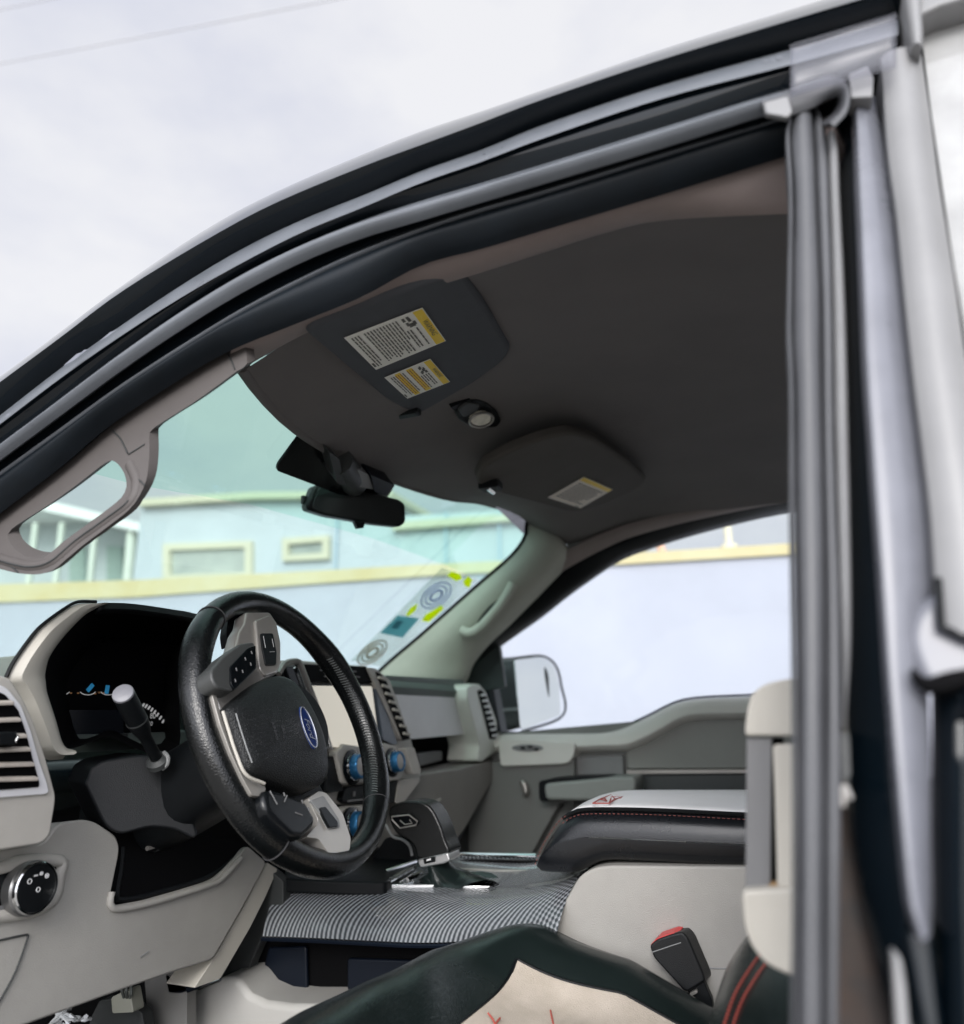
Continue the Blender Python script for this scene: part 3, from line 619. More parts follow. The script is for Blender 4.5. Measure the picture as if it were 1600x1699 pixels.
def label_sheet(par, pl, quad_, header=.14, rows_=(.20, .96, 16), cols=((.05, .93),), yellow=(), header_text='WARNING', pic=None, name='warning_label', dim=PAPER):
    p0 = (pl[0]+pl[1]*.0012, pl[1]); c = [U(*q, pl=p0) for q in quad_]   # header-left, header-right, foot-right, foot-left (as read)
    P = lambda u, v, k=0: (c[0].lerp(c[1], u)).lerp(c[3].lerp(c[2], u), v)+pl[1]*(.0006+.0002*k)
    b = B(); b.prism([P(0, 0, -2), P(1, 0, -2), P(1, 1, -2), P(0, 1, -2)], pl[1]*.0004, mi=0)
    q = lambda u0, u1, v0, v1, mi, k=1: b.quad([P(u0, v0, k), P(u1, v0, k), P(u1, v1, k), P(u0, v1, k)], mi)
    q(.012, .988, .01, header, 1)
    for v0, v1 in yellow: q(.03, .97, v0, v1, 1)
    rr = random.Random(len(par.name)+int(quad_[0][0]))
    v0, v1, n = rows_
    for k in range(n):
        v = lin(v0, v1, k/n); h = (v1-v0)/n*.46
        if pic and pic[2] < v+h and v < pic[3] : u = pic[1]+.03
        else: u = cols[0][0]
        if rr.random() < .10: continue
        end = cols[0][1]-(rr.random()*.35 if rr.random() < .4 else rr.random()*.06)
        while u < end-.02:
            wd = rr.uniform(.05, .16); q(u, min(end, u+wd), v, v+h, 2 if not any(a-.01 < v < e for a, e in yellow) else 3, 2); u += wd+.014
    if pic:
        u0, u1, a, e = pic
        for k in range(9): uu, vv = rr.uniform(u0, u1-.09), rr.uniform(a, e-.05); q(uu, uu+.09, vv, vv+.035, 2, 2)
    if header_text:
        xd, yd = P(1, 0)-P(0, 0), P(0, 0)-P(0, 1); hgt = (P(0, 0)-P(0, header)).length
        b.text(header_text, P(.5, header*.52, 3), xd, yd, hgt*.78, 2)
    q(.80, .92, .955, .985, 2)
    return b.build(name, [dim, YEL, INK, BROWNI], par)
V1, pl1 = visor([(500, 548), (640, 492), (768, 448), (812, 515), (850, 580), (838, 600), (790, 635), (694, 690), (668, 680), (640, 664)], None, ((560, 560), (770, 500), (700, 660)), VISOR, 'driver side sun visor folded up, with two warning labels')
label_sheet(V1, pl1, [(701, 510), (740, 565), (624, 613), (571, 560)], .13, (.19, .96, 19), ((.06, .93),), pic=(.05, .34, .16, .32))
label_sheet(V1, pl1, [(714, 595), (747, 633), (676, 661), (638, 626)], .15, (.22, .94, 14), ((.08, .92),), yellow=((.42, .55), (.68, .80)), pic=(.06, .36, .20, .38))
b = B(); c = U(672, 683, pl=pl1); b.box(c+V((0, .01, .008)), (.020, .010, .012)); b.build('visor_clip', BLACK, V1, bevel=.004)
V2, pl2 = visor([(789, 798), (803, 772), (850, 748), (905, 727), (948, 718), (985, 728), (1045, 768), (1076, 797), (1060, 812), (1000, 840), (950, 852), (900, 838), (800, 812)], None, ((830, 800), (1040, 800), (930, 735)), VISOR2, 'passenger side sun visor folded up, with a single small label', r=.03, off=.046, thick=.024)
label_sheet(V2, pl2, [(969, 791), (1017, 812), (963, 843), (909, 825)], .14, (.22, .9, 9), ((.1, .9),), header_text=None, dim=mat('label_paper_warm', (.78, .70, .60), .6))
b = B(); c = U(813, 803, pl=pl2); b.box(c+pl2[1]*.004, (.020, .016, .008)); b.build('visor_clip', BLACK, V2, bevel=.003)
b = B(); b.tube([c+V((0, -.012, -.012)), c+V((.0, .02, -.012))], .004, 8); b.build('clip_pin', CHROME, V2)

# ---------------- map light
a, c, e = hl_point(770, 680), hl_point(825, 700), hl_point(795, 660); plm = vplane(a, c, e); plm = (plm[0]+plm[1]*.018, plm[1])
ML = empty('map_light', U(795, 690, pl=plm), T)
b = B(); b.prism(rnd([U(*p, pl=plm) for p in ((756, 684), (762, 672), (790, 662), (808, 668), (826, 684), (833, 700), (824, 710), (800, 712), (775, 706), (762, 698))], .01), -plm[1]*.018); b.build('bezel', BLACK, ML, bevel=.004)
b = B(); b.prism(rnd([U(*p, pl=(plm[0]+plm[1]*.004, plm[1])) for p in ((760, 680), (776, 668), (798, 672), (790, 686), (770, 694))], .008), -plm[1]*.01); b.build('touch_pad', DKGREY, ML, bevel=.003)
cc = (799, 697); el = lambda s, o: [U(cc[0]+21*s*math.cos(t)*.96+4*s*math.sin(t), cc[1]-5*s*math.cos(t)+11.5*s*math.sin(t), pl=(plm[0]+plm[1]*o, plm[1])) for t in [2*math.pi*k/28 for k in range(28)]]
b = B(); b.prism(el(.84, .007), -plm[1]*.01); b.build('lens', LENS, ML, bevel=.003)
b = B(); b.tube(el(.95, .006), .0022, 8, closed=True); b.build('lens_ring', SATIN, ML)
b = B(); b.prism(rnd([U(*p, pl=plm) for p in ((748, 676), (780, 662), (782, 665), (752, 681))], .002), -plm[1]*.01); b.build('clip_slot', BLACK, ML, bevel=.001)

# ---------------- inside mirror
mc = U(590, 838, x=-.10); MR = empty('rear_view_mirror', mc, T)
mn = V((.80, -.56, -.14)).normalized(); mpl = (mc, mn)
mo = rnd([U(*p, pl=mpl) for p in ((522, 804), (560, 806), (622, 818), (664, 828), (674, 836), (675, 866), (666, 874), (620, 869), (545, 856), (512, 846), (509, 838))], .008, 4)
b = B(); b.prism(mo, -mn*.035); b.build('housing', BLACK, MR, bevel=.009, seg=4)
cen = sum(mo, V((0, 0, 0)))/len(mo)
b = B(); b.prism([cen+(p-cen)*.90+mn*.0008 for p in mo], -mn*.003); b.build('mirror_glass', DARKMIR, MR, bevel=.001)
b = B(); b.prism(rnd([U(*p, pl=(mc+mn*.004, mn)) for p in ((588, 864), (606, 867), (604, 876), (594, 877))], .002), -mn*.012); b.build('dip_tab', BLACK, MR, bevel=.002)
b = B(); b.box(U(505, 830, pl=(mc-mn*.02, mn)), (.004, .006, .008)); b.build('side_button', BLACK, MR, bevel=.002)
b = B(); b.prism(rnd([WG(*p, .012) for p in ((500, 712), (545, 745), (640, 812), (652, 806), (640, 825), (560, 818), (520, 802), (457, 778), (459, 768))], .012), GN*.004)
b.build('black_dot_patch', GLOSSB, WS)
b = B(); q0, q1 = U(562, 765, pl=(GP+GN*.03, GN)), U(590, 815, x=-.12); b.tube(cr([q0, q0.lerp(q1, .5)+V((.01, 0, -.004)), q1], 12), [.024]*8+[.020, .018, .016, .014], 14); b.build('stem', DKGREY, MR)
b = B(); b.prism(rnd([U(*p, pl=(GP+GN*.045, GN)) for p in ((578, 770), (612, 788), (620, 812), (596, 808))], .004), -GN*.05); b.build('sensor_cover', MIDGREY, MR, bevel=.005)
b = B(); b.prism(rnd([U(*p, pl=(GP+GN*.05, GN)) for p in ((545, 748), (563, 762), (574, 806), (560, 802))], .003), -GN*.05); b.build('stem_cover', DKGREY, MR, bevel=.004)
b = B(); b.prism(rnd([U(*p, pl=(GP+GN*.05, GN)) for p in ((616, 788), (656, 806), (640, 822), (622, 816))], .003), -GN*.05); b.build('sensor_housing', NAVYBIN, MR, bevel=.004)

# ---------------- passenger door
PD = empty('passenger_door', (.3, .80, .9), T)
DY = .80
b = B(); b.prism([U(x, y, y=DY+.03) for x, y in ((790, 1110), (900, 1010), (985, 950), (1065, 905), (1160, 870), (1320, 835), (1500, 800), (1500, 1190), (1240, 1165), (1040, 1225), (800, 1240))], (0, .004, 0)); b.build('window_glass', SGLASS, PD)
# belt rail that swoops up to the rear
rt = cr([U(x, y, y=DY) for x, y in ((780, 1222), (850, 1218), (950, 1217), (1000, 1216), (1034, 1208), (1075, 1190), (1120, 1168), (1160, 1160), (1240, 1156), (1400, 1150))], 50)
rb = cr([U(x, y, y=DY-.055) for x, y in ((780, 1240), (850, 1238), (950, 1238), (1000, 1236), (1040, 1234), (1080, 1217), (1125, 1192), (1160, 1184), (1240, 1182), (1400, 1178))], 50)
rows = []
for p, q in zip(rt, rb): rows.append([p+V((0, .03, -.01)), p, p.lerp(q, .2)+V((0, -.006, .006)), p.lerp(q, .5)+V((0, -.012, .008)), p.lerp(q, .8)+V((0, -.008, .004)), q, q+V((0, .01, -.012)), q+V((0, .05, -.02))])
b = B(); b.grid(rows); BRIGHT = mat('pale_belt_rail', (.72, .71, .66), .45, grain=.3, gscale=900, var=.04); b.build('belt_rail', BRIGHT, PD)  # lighter beige copy, window light on the rail put into its colour
b = B(); b.tube([p+V((0, .0, .004)) for p in rt], .003, 6); b.build('glass_seal', RUBDK, PD)
# main panel
def Dp(pts, y, dep, name, m, bev=.006, r=.012): b = B(); b.prism(rnd([U(x, yy, y=y) for x, yy in pts], r, 4), (0, dep, 0)); return b.build(name, m, PD, bevel=bev)
Dp([(740, 1225), (1240, 1180), (1420, 1176), (1420, 1560), (700, 1560)], DY-.005, .04, 'inner_panel', mat('door_panel_plastic', (.20, .205, .195), .5, grain=.4, gscale=900, var=.06, vscale=9), .004)
Dp([(826, 1224), (955, 1232), (951, 1258), (940, 1268), (830, 1272)], DY-.075, .08, 'front_pocket_cap', BRIGHT, .012)
Dp([(800, 1264), (940, 1262), (952, 1250), (955, 1340), (930, 1330), (880, 1420), (840, 1440), (700, 1560), (690, 1560)], DY-.06, .06, 'lower_trim', mat('door_lower_trim', (.17, .175, .165), .5, grain=.4, gscale=900), .008)
Dp([(1046, 1232), (1090, 1213), (1128, 1192), (1165, 1185), (1245, 1182), (1420, 1178), (1420, 1275), (1040, 1276), (1040, 1245)], DY-.018, .03, 'soft_insert', mat('door_insert_vinyl', (.27, .275, .255), .55, grain=.4, gscale=700, var=.05, vscale=8), .006)
Dp([(953, 1256), (1034, 1252), (1036, 1290), (953, 1292)], DY-.028, .04, 'switch_pod', MIDGREY, .006)
Dp([(1040, 1278), (1420, 1276), (1420, 1281), (1040, 1284)], DY-.03, .03, 'insert_bead', SATIN, .001, .001)
Dp([(1045, 1286), (1420, 1283), (1420, 1330), (1045, 1330)], DY-.012, .03, 'pocket_recess', mat('door_pocket_dark', (.03, .04, .04), .35), .003)
ah = [(902, 1300), (1030, 1288), (1052, 1289), (1056, 1300), (1050, 1330), (905, 1328)]
Dp(ah, DY-.13, .12, 'armrest', mat('armrest_vinyl', (.28, .30, .28), .42, grain=.4, gscale=600), .014, .014)
Dp([(893, 1296), (925, 1290), (1010, 1288), (1010, 1296), (912, 1302), (912, 1330), (895, 1330)], DY-.122, .11, 'armrest_edge', BLACK, .006, .01)
b = B(); b.tube(cr([U(x, y, y=DY-.075) for x, y in ((866, 1295), (870, 1302), (873, 1312), (872, 1321))], 12), [.006, .008]+[.0095]*8+[.008, .006], 12); b.build('door_pull', SATIN, PD)
b = B(); c = [U(875+26*math.cos(t), 1241+6*math.sin(t), y=DY-.078) for t in [2*math.pi*k/24 for k in range(24)]]; b.prism(c, (0, .01, 0)); b.build('switch_plate', MIDGREY, PD, bevel=.002)
b = B()
for x, y in ((868, 1241), (880, 1239), (890, 1243)): b.box(U(x, y, y=DY-.080), (.006, .004, .003))
b.build('window_switch', BLACK, PD, bevel=.001)
# quarter post and the black sail panel behind the mirror
Dp([(806, 1075), (826, 1055), (838, 1140), (812, 1145), (770, 1150), (720, 1140)], DY-.04, .02, 'sail_panel', mat('sail_panel_plastic', (.012, .022, .022), .5), .004, .006)
b = B(); b.strip(cr([U(x, y, y=DY-.03) for x, y in ((795, 1076), (801, 1120), (808, 1160), (815, 1215))], 14), cr([U(x, y, y=DY-.03) for x, y in ((808, 1070), (815, 1120), (823, 1165), (832, 1215))], 14), .006); b.build('quarter_post', RUBDK, PD)

# ---------------- passenger side mirror
SM = empty('side_mirror', U(880, 1150, y=1.02), T)
def S_(x, y, o=0): return U(x, y, y=1.02+o)
b = B(); rows = []
hs = [(815, 1092), (850, 1086), (895, 1084), (920, 1092), (932, 1110), (936, 1190), (858, 1218), (825, 1212)]
ou = rnd([S_(x, y, .005) for x, y in ((818, 1096), (850, 1088), (900, 1086), (922, 1094), (933, 1115), (936, 1189), (925, 1195), (860, 1216), (826, 1212), (816, 1170))], .03, 5)
b.prism([p+V((-.05, .03, 0)) for p in ou], (-.05, .10, 0)); b.build('housing', mat('mirror_shell_grey', (.02, .022, .026), .3, coat=.3), SM, bevel=.02, seg=4)
MN = V((.90, -.42, .10)).normalized(); MPL = (S_(892, 1150, -.006), MN)
gl = rnd([U(x, y, pl=MPL) for x, y in ((854, 1094), (895, 1090), (912, 1096), (922, 1110), (928, 1135), (931, 1186), (864, 1212))], .016, 5)
b = B(); b.prism(gl, -MN*.004)
MGL = mat('side_mirror_glass', (.88, .90, .92), .05, metal=1); b.build('mirror_glass', MGL, SM, bevel=.001)
b = B(); b.prism([S_(*p, -.001) for p in ((822, 1176), (858, 1174), (858, 1179), (822, 1181))], (0, .01, 0)); b.build('housing_line', MIDGREY, SM, bevel=.001)
b = B(); b.tube([U(*p, pl=(MPL[0]+MN*.001, MN)) for p in cr([V((x, y, 0)) for x, y in ((854, 1092), (895, 1088), (914, 1095), (925, 1110), (931, 1135), (934, 1187), (864, 1215))], 40) for p in [(p.x, p.y)]], .004, 6); b.build('glass_rim', BLACK, SM)
b = B(); b.prism([S_(*p, .05) for p in ((790, 1140), (830, 1140), (830, 1200), (790, 1200))], (0, .06, 0)); b.build('mirror_arm', BLACK, SM, bevel=.01)

# ---------------- dashboard
DB = empty('dashboard', (-.3, 0, 1.2), T)
def X(x, y, xx): return U(x, y, x=xx)
def Xp(pts, xx, dep, name, m, par=DB, bev=.005, r=.010, holes=(), k=0, n=4):
    pl = ((xx, 0, 1.2), V((1, 0, -k)).normalized())
    b = B(); b.prism(rnd([U(*p, pl=pl) for p in pts], r, n) if r else [U(*p, pl=pl) for p in pts], (-dep, 0, 0), [rnd([U(*p, pl=pl) for p in h], r, n) for h in holes]); return b.build(name, m, par, bevel=bev)
def xy(x, y, xx, k=0): return U(x, y, pl=((xx, 0, 1.2), V((1, 0, -k)).normalized()))
# soft top from door to door with its front lip
def dtop():
    rows = []
    prof = [(-.20, -.028), (-.195, -.012), (-.205, .0), (-.24, .010), (-.32, .014), (-.45, .006), (-.60, -.02), (-.78, -.05), (-.86, -.16)]
    for k in range(40):
        y = lin(.10, .80, k/39); z = 1.356+.004*(y-.2)
        rows.append([V((px, y, z+dz)) for px, dz in prof])
    return rows
b = B(); b.grid(dtop()); b.build('soft_top', DASHSOFT, DB)
rows = []
for k in range(20):
    y = lin(-.74, -.20, k/19); rows.append([V((px, y, z)) for px, z in ((-.30, 1.235), (-.32, 1.258), (-.45, 1.265), (-.60, 1.26), (-.78, 1.25), (-.86, 1.20))])
b = B(); b.grid(rows); b.build('soft_top', DASHSOFT, DB)
rows = []
for k in range(8):
    y = lin(-.22, .12, k/7); rows.append([V((px, y, z)) for px, z in ((-.24, 1.362), (-.30, 1.366), (-.45, 1.355), (-.60, 1.335), (-.78, 1.305), (-.86, 1.20))])
b = B(); b.grid(rows); b.build('soft_top', DASHSOFT, DB)
# corner pad by the driver's door
b = B(); b.prism(rnd([xy(*p, -.27) for p in ((-70, 1098), (0, 1090), (24, 1088), (44, 1084), (20, 1125), (0, 1132), (-70, 1134))], .012), (-.25, 0, -.02)); b.build('corner_pad', mat('pebbled_green_grey', (.33, .39, .37), .6, grain=.8, gscale=450, gtype='voronoi'), DB, bevel=.008)
# passenger side
Xp([(640, 1120), (770, 1128), (773, 1150), (648, 1156)], -.215, .06, 'dash_lip', DASHSOFT, bev=.008)
Xp([(655, 1146), (700, 1150), (768, 1146), (771, 1180), (786, 1217), (690, 1226), (678, 1226)], -.20, .05, 'passenger_panel', PASSPANEL, bev=.004, r=.006)
Xp([(764, 1136), (776, 1136), (778, 1160), (800, 1226), (790, 1228), (784, 1216), (768, 1172)], -.205, .05, 'panel_edge', DKGREY, bev=.003, r=.003)
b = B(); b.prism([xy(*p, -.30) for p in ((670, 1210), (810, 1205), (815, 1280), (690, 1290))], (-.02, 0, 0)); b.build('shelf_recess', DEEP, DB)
b = B(); b.prism([xy(*p, -.26) for p in ((694, 1250), (735, 1246), (735, 1262), (697, 1272))], (-.03, 0, 0)); b.build('shelf_tray', MIDGREY, DB, bevel=.004)
gx = [(690, 1286), (760, 1276), (815, 1262), (829, 1265), (828, 1278), (800, 1325), (770, 1378), (735, 1420), (640, 1420), (670, 1330)]
Xp(gx, -.17, .10, 'glovebox', mat('glovebox_plastic', (.23, .222, .205), .48, grain=.5, gscale=900, var=.06, vscale=9), bev=.012, r=.014)
Xp([(700, 1343), (733, 1324), (733, 1328), (703, 1348)], -.166, .01, 'glovebox_handle', BEIGE, bev=.001, r=.001)
Xp([(775, 1372), (832, 1270), (845, 1300), (790, 1440), (740, 1440)], -.24, .05, 'side_panel', DKGREY, bev=.004)
# passenger side vent
av = [(776, 1140), (786, 1134), (797, 1135), (806, 1146), (832, 1216), (834, 1240), (800, 1265), (793, 1262), (796, 1236), (781, 1180), (776, 1160)]
AV = empty('air_vent', xy(805, 1195, -.16), T)
Xp(av, -.165, .09, 'frame', mat('pale_green_vent_plastic', (.62, .64, .58), .45, grain=.3, gscale=900), AV, bev=.008, r=.008)
Xp([(794, 1146), (800, 1144), (806, 1152), (826, 1218), (822, 1226), (814, 1226)], -.162, .004, 'opening', DEEP, AV, bev=.001, r=.004)
for k in range(8):
    q = k/7.5; x0, y0 = lin(795, 815, q), lin(1153, 1225, q); b = B(); b.box(xy(x0+8, y0, -.158), (.003, .0155, .0028), ((1, 0, 0), (0, 1, .05), (0, 0, 1))); b.build('slat', PASSPANEL, AV, bevel=.001)

# ---------------- centre stack
CS = empty('centre_stack', xy(590, 1220, -.16), T)
K = -.12
def Q(X_, Y_): return (450+X_/4.996, 1080+Y_/4.996)
def Cp(pts, off, dep, name, m, bev=.003, r=.005, raw=False, holes=(), par=None):
    return Xp([p if raw else Q(*p) for p in pts], -.15+off, dep, name, m, par or CS, bev, r, [[Q(*p) for p in h] for h in holes], K)
Cp([(55, 80), (225, 75), (800, 125), (905, 165), (985, 240), (1160, 720), (1250, 1010), (1240, 1060), (1060, 1240), (900, 1290), (600, 1280), (330, 1250), (60, 700)], -.025, .12, 'stack_body', BEIGE, .006, .008)
Cp([(325, 275), (840, 275), (905, 860), (520, 800)], -.012, .012, 'screen_bezel', GLOSSB, .002, .004)
scr = Cp([(335, 288), (838, 292), (900, 790), (520, 800), (500, 760)], -.007, .006, 'touchscreen', SCREEN, .001, .004)
Cp([(245, 108), (800, 130), (850, 265), (330, 262)], -.008, .016, 'button_strip', DEEP, .003, .006)
for X_, Y_ in ((425, 160), (460, 212), (690, 170), (720, 215), (560, 200)): b = B(); b.box(xy(*Q(X_, Y_), -.152, K), (.0012, .006, .0010)); b.build('button_mark', GREYP, CS)
b = B(); b.tube([xy(*Q(*p), -.142, K) for p in ((205, 135), (260, 290), (350, 480), (430, 660), (470, 800))], .0045, 8); b.build('bright_bead', CHROME, CS)
b = B(); b.tube(cr([xy(*Q(*p), -.146, K) for p in ((60, 190), (110, 110), (180, 88), (232, 96), (270, 190), (380, 470), (480, 790), (490, 820))], 30), .0055, 8); b.build('stack_rim', SATIN, CS)
Cp([(105, 130), (210, 120), (280, 290), (440, 660), (470, 800), (460, 1180), (200, 1150), (60, 700)], -.014, .03, 'side_recess', GLOSSB, .002, .004)
Cp([(480, 880), (520, 870), (600, 1160), (460, 1180)], -.008, .02, 'button_bank', BLACK, .002, .004)
# right hand vent of the stack
VT = empty('air_vent', xy(640, 1160, -.15), T)
Cp([(800, 135), (870, 145), (985, 240), (1150, 700), (1160, 740), (1090, 745), (1060, 700)], -.003, .03, 'frame', BEIGE, .003, .006, par=VT)
Cp([(868, 170), (905, 185), (960, 255), (1155, 730), (1095, 742)], -.001, .004, 'opening', DEEP, .001, .003, par=VT)
for k in range(8):
    q = k/7.4; X0 = lin(893, 1110, q); Y0 = lin(228, 715, q); b = B(); b.box(xy(*Q(X0+25, Y0), -.147, K), (.003, .013, .0026), ((1, 0, 0), (0, 1, -.12), (0, 0, 1))); b.build('slat', BEIGE2, VT, bevel=.0008)
Cp([(868, 310), (905, 330), (1050, 770), (1020, 780), (930, 740)], -.006, .01, 'screen_side_gap', mat('blue_grey_gap', (.06, .075, .095), .3), .001, .003)
# climate panel and knobs with blue rings
Cp([(540, 840), (590, 800), (600, 770), (740, 790), (760, 830), (940, 760), (1050, 790), (1110, 1010), (1080, 1070), (980, 1080), (640, 1110), (600, 1100)], .0, .02, 'climate_panel', BEIGE, .004, .008)
Cp([(620, 1130), (1000, 1090), (1110, 1060), (1060, 1240), (1030, 1260), (640, 1270), (590, 1240)], -.012, .02, 'control_recess', BLACK, .003, .006)
b = B(); b.tube([xy(*Q(*p), -.158, K) for p in ((640, 1245), (900, 1215))], .0018, 6); b.box(xy(*Q(690, 1185), -.160, K), (.001, .003, .004)); b.build('control_marks', GREYP, CS)
Cp([(575, 1325), (640, 1290), (800, 1275), (900, 1270), (960, 1290), (930, 1400), (800, 1540), (640, 1520), (600, 1400)], -.004, .02, 'lower_panel', BEIGE, .004, .008)
KN = V((1, 0, .12)).normalized()
for (X_, Y_, rr) in ((712, 965, .0215), (1040, 925, .0195), (712, 1440, .0205)):
    o = xy(*Q(X_-40, Y_), -.149, K); kn = empty('control_knob', o, T)
    b = B(); b.lathe(o, KN, [(-.004, rr*1.42), (.002, rr*1.42), (.0025, rr*1.3), (.004, rr*1.1)], 40); b.build('base_ring', GLOSSB, kn)
    b = B(); b.lathe(o, KN, [(.003, rr*1.12), (.007, rr*1.12), (.008, rr*1.05)], 40); b.build('bright_ring', CHROME, kn)
    b = B(); b.lathe(o, KN, [(.005, rr*1.04), (.009, rr*1.04), (.0095, rr*.97), (.0115, rr*.97), (.012, rr*1.02), (.019, rr*1.0), (.021, rr*.95), (.021, rr*.80), (.017, rr*.78)], 44); b.build('blue_ring', BLUEM, kn)
    b = B(); b.lathe(o, KN, [(.008, rr*.78), (.0175, rr*.78), (.0195, rr*.72), (.020, rr*.1)], 36); b.build('cap', SATIN, kn)
Cp([(1115, 805), (1190, 800), (1250, 1010), (1180, 1025)], .006, .02, 'side_cover', BEIGE, .004, .006)
Cp([(1060, 1070), (1240, 1050), (1230, 1090), (1090, 1270), (1030, 1260)], -.01, .04, 'lower_cheek', BEIGE, .005, .006)

# ---------------- driver side vent
LV = empty('air_vent', xy(30, 1240, -.15), T)
def Zt(X_, Y_): return (X_/5, 1080+Y_/5)
Xp([(-90, 1112), (0, 1120), (18, 1126), (40, 1160), (58, 1200), (78, 1260), (93, 1318), (93, 1330), (84, 1386), (70, 1400), (0, 1411), (-90, 1420)], -.15, .10, 'housing', BEIGE, LV, .007, .008)
Xp([(-90, 1126), (0, 1136), (13, 1142), (36, 1170), (52, 1212), (66, 1262), (80, 1302), (82, 1314), (76, 1318), (0, 1324), (-90, 1328)], -.147, .006, 'bright_frame', mat('bright_vent_frame', (.68, .68, .70), .25), LV, .002, .004)
Xp([(-90, 1138), (0, 1148), (10, 1153), (31, 1178), (44, 1215), (56, 1262), (66, 1298), (66, 1306), (0, 1311), (-90, 1315)], -.1455, .004, 'opening', DEEP, LV, .001, .003)
for k, (y0, xr) in enumerate(((1172, 24), (1200, 36), (1227, 46), (1249, 52), (1274, 58), (1298, 64))):
    a, b_ = xy(-95, y0+3, -.140), xy(xr, y0-2, -.140); b = B()
    d = V((-.032, 0, .010)); b.prism([a, b_, b_+d, a+d], (0, 0, .0035)); b.build('slat', mat('dusty_slat', (.40, .36, .32), .6, var=.14, vscale=60) if k == 0 else bpy.data.materials['dusty_slat'], LV, bevel=.001)
b = B(); b.prism(rnd([xy(*p, -.128) for p in ((-2, 1216), (26, 1214), (31, 1222), (27, 1236), (0, 1236))], .003), (-.03, 0, 0)); b.build('vent_tab', BLACK, LV, bevel=.003)
b = B(); b.prism([xy(*p, -.1275) for p in ((27, 1214), (33, 1222), (28, 1234), (26, 1230), (30, 1222))], (-.02, 0, 0)); b.build('tab_edge', CHROME, LV, bevel=.0005)

# ---------------- instrument cluster
IC = empty('instrument_cluster', xy(210, 1140, -.25), T)
def Z2(X_, Y_): return (X_/4.706, 980+Y_/4.706)
arc_o = [(70, 690), (110, 600), (160, 520), (250, 395), (330, 300), (450, 205), (560, 130), (610, 106), (660, 98), (770, 100)]
arc_i = [(330, 700), (325, 660), (350, 545), (400, 455), (470, 365), (560, 265), (640, 190), (700, 155), (745, 128), (790, 108)]
lo_o = [(70, 690), (130, 760), (190, 850), (240, 960), (290, 1080), (330, 1190), (350, 1245), (385, 1280), (430, 1298), (530, 1288)]
lo_i = [(330, 700), (333, 740), (340, 800), (365, 890), (395, 990), (425, 1105), (445, 1175), (470, 1215), (500, 1232), (532, 1240)]
oo = cr([xy(*Z2(*p), -.205) for p in lo_o[::-1]+arc_o[1:]], 60); ii = cr([xy(*Z2(*p), -.225) for p in lo_i[::-1]+arc_i[1:]], 60)
rows = []
for p, q in zip(oo, ii): rows.append([p+V((-.012, .004, -.004)), p+V((-.004, 0, 0)), p.lerp(q, .2)+V((.010, 0, 0)), p.lerp(q, .5)+V((.015, 0, 0)), p.lerp(q, .8)+V((.013, 0, 0)), q+V((.006, 0, 0)), q+V((-.01, 0, 0)), q+V((-.04, .0, 0))])
b = B(); b.grid(rows, cu=True); b.add(rows[0], [list(range(8))]).add(rows[-1], [list(range(8))]); b.build('trim_arc', BEIGE2, IC)
b = B(); b.tube([p+V((-.002, -.002, .002)) for p in cr([xy(*Z2(*p), -.205) for p in arc_o], 30)], .0022, 6); b.build('arc_seal', BLACK, IC)
mouth = [Z2(*p) for p in ((330, 700), (345, 560), (460, 370), (640, 185), (790, 105))]+[(200, 1001), (260, 1008), (326, 1020), (314, 1050), (300, 1090), (298, 1180), (296, 1240)]+[(250, 1250), (180, 1222), (150, 1232), (112, 1243), Z2(440, 1160), Z2(370, 920)]
m1 = cr([xy(*p, -.22) for p in mouth], 60, True); cc_ = sum(m1, V((0, 0, 0)))/60
m2 = [V((-.33, cc_.y+.10+(p.y-cc_.y)*.80, cc_.z-.008+(p.z-cc_.z)*.80)) for p in m1]
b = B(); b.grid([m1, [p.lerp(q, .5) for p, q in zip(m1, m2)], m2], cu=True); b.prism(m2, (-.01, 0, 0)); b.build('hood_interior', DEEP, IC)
hood = [(160, 1001), (172, 1000), (230, 1003), (326, 1019), (340, 1030)]
ha = cr([xy(*p, -.212) for p in hood], 20)
b = B(); b.grid([[p+V((0, 0, -.014)), p+V((.006, 0, -.008)), p+V((.002, 0, .0)), p+V((-.05, .05, -.002)), p+V((-.10, .10, -.012)), p+V((-.14, .14, -.05))] for p in ha]); hb = b.build('hood', BLACK, IC); hb.modifiers.new('solid', 'SOLIDIFY').thickness = .004
# gauge marks on the dark face
gx = -.325
b2 = B()
for (x, y, tilt) in ((103, 1143, .1), (150, 1141, .7), (178, 1144, .05)):
    b = B(); c = xy(x, y, gx); u_ = V((0, math.sin(tilt), math.cos(tilt))); b.box(c, (.001, .0028, .0060), (V((1, 0, 0)), V((0, math.cos(tilt), -math.sin(tilt))), u_)); b.build('needle', GAUGEB, IC)
for cx in (103, 146, 180):
    pts = [xy(cx+14*math.cos(t), 1144+9*math.sin(t), gx) for t in [math.pi*(.15+.7*k/10) for k in range(11)]]; b2.tube(pts, .0006, 5)
for x in (73, 80, 92, 118, 130, 158, 165, 172): b3 = B(); b3.box(xy(x, 1149+(x % 3), gx), (.0008, .0012, .0010)); b3.build('dial_mark', GAUGEO, IC)
b2.build('dial_arc', GAUGEW, IC)
b = B()
for k in range(9):
    t = k/8; x, y = lin(238, 276, t), lin(1170, 1203, t**1.2)-3*math.sin(t*3); b.box(xy(x, y, gx), (.0008, .0012, .003), ((1, 0, 0), (0, .8, -.6), (0, .6, .8)))
b.text('80', xy(254, 1188, gx+.001), (0, 1, 0), (0, 0, 1), .012); b.text('20', xy(250, 1201, gx+.001), (0, 1, 0), (0, 0, 1), .009); b.build('scale_mark', GAUGEW, IC)
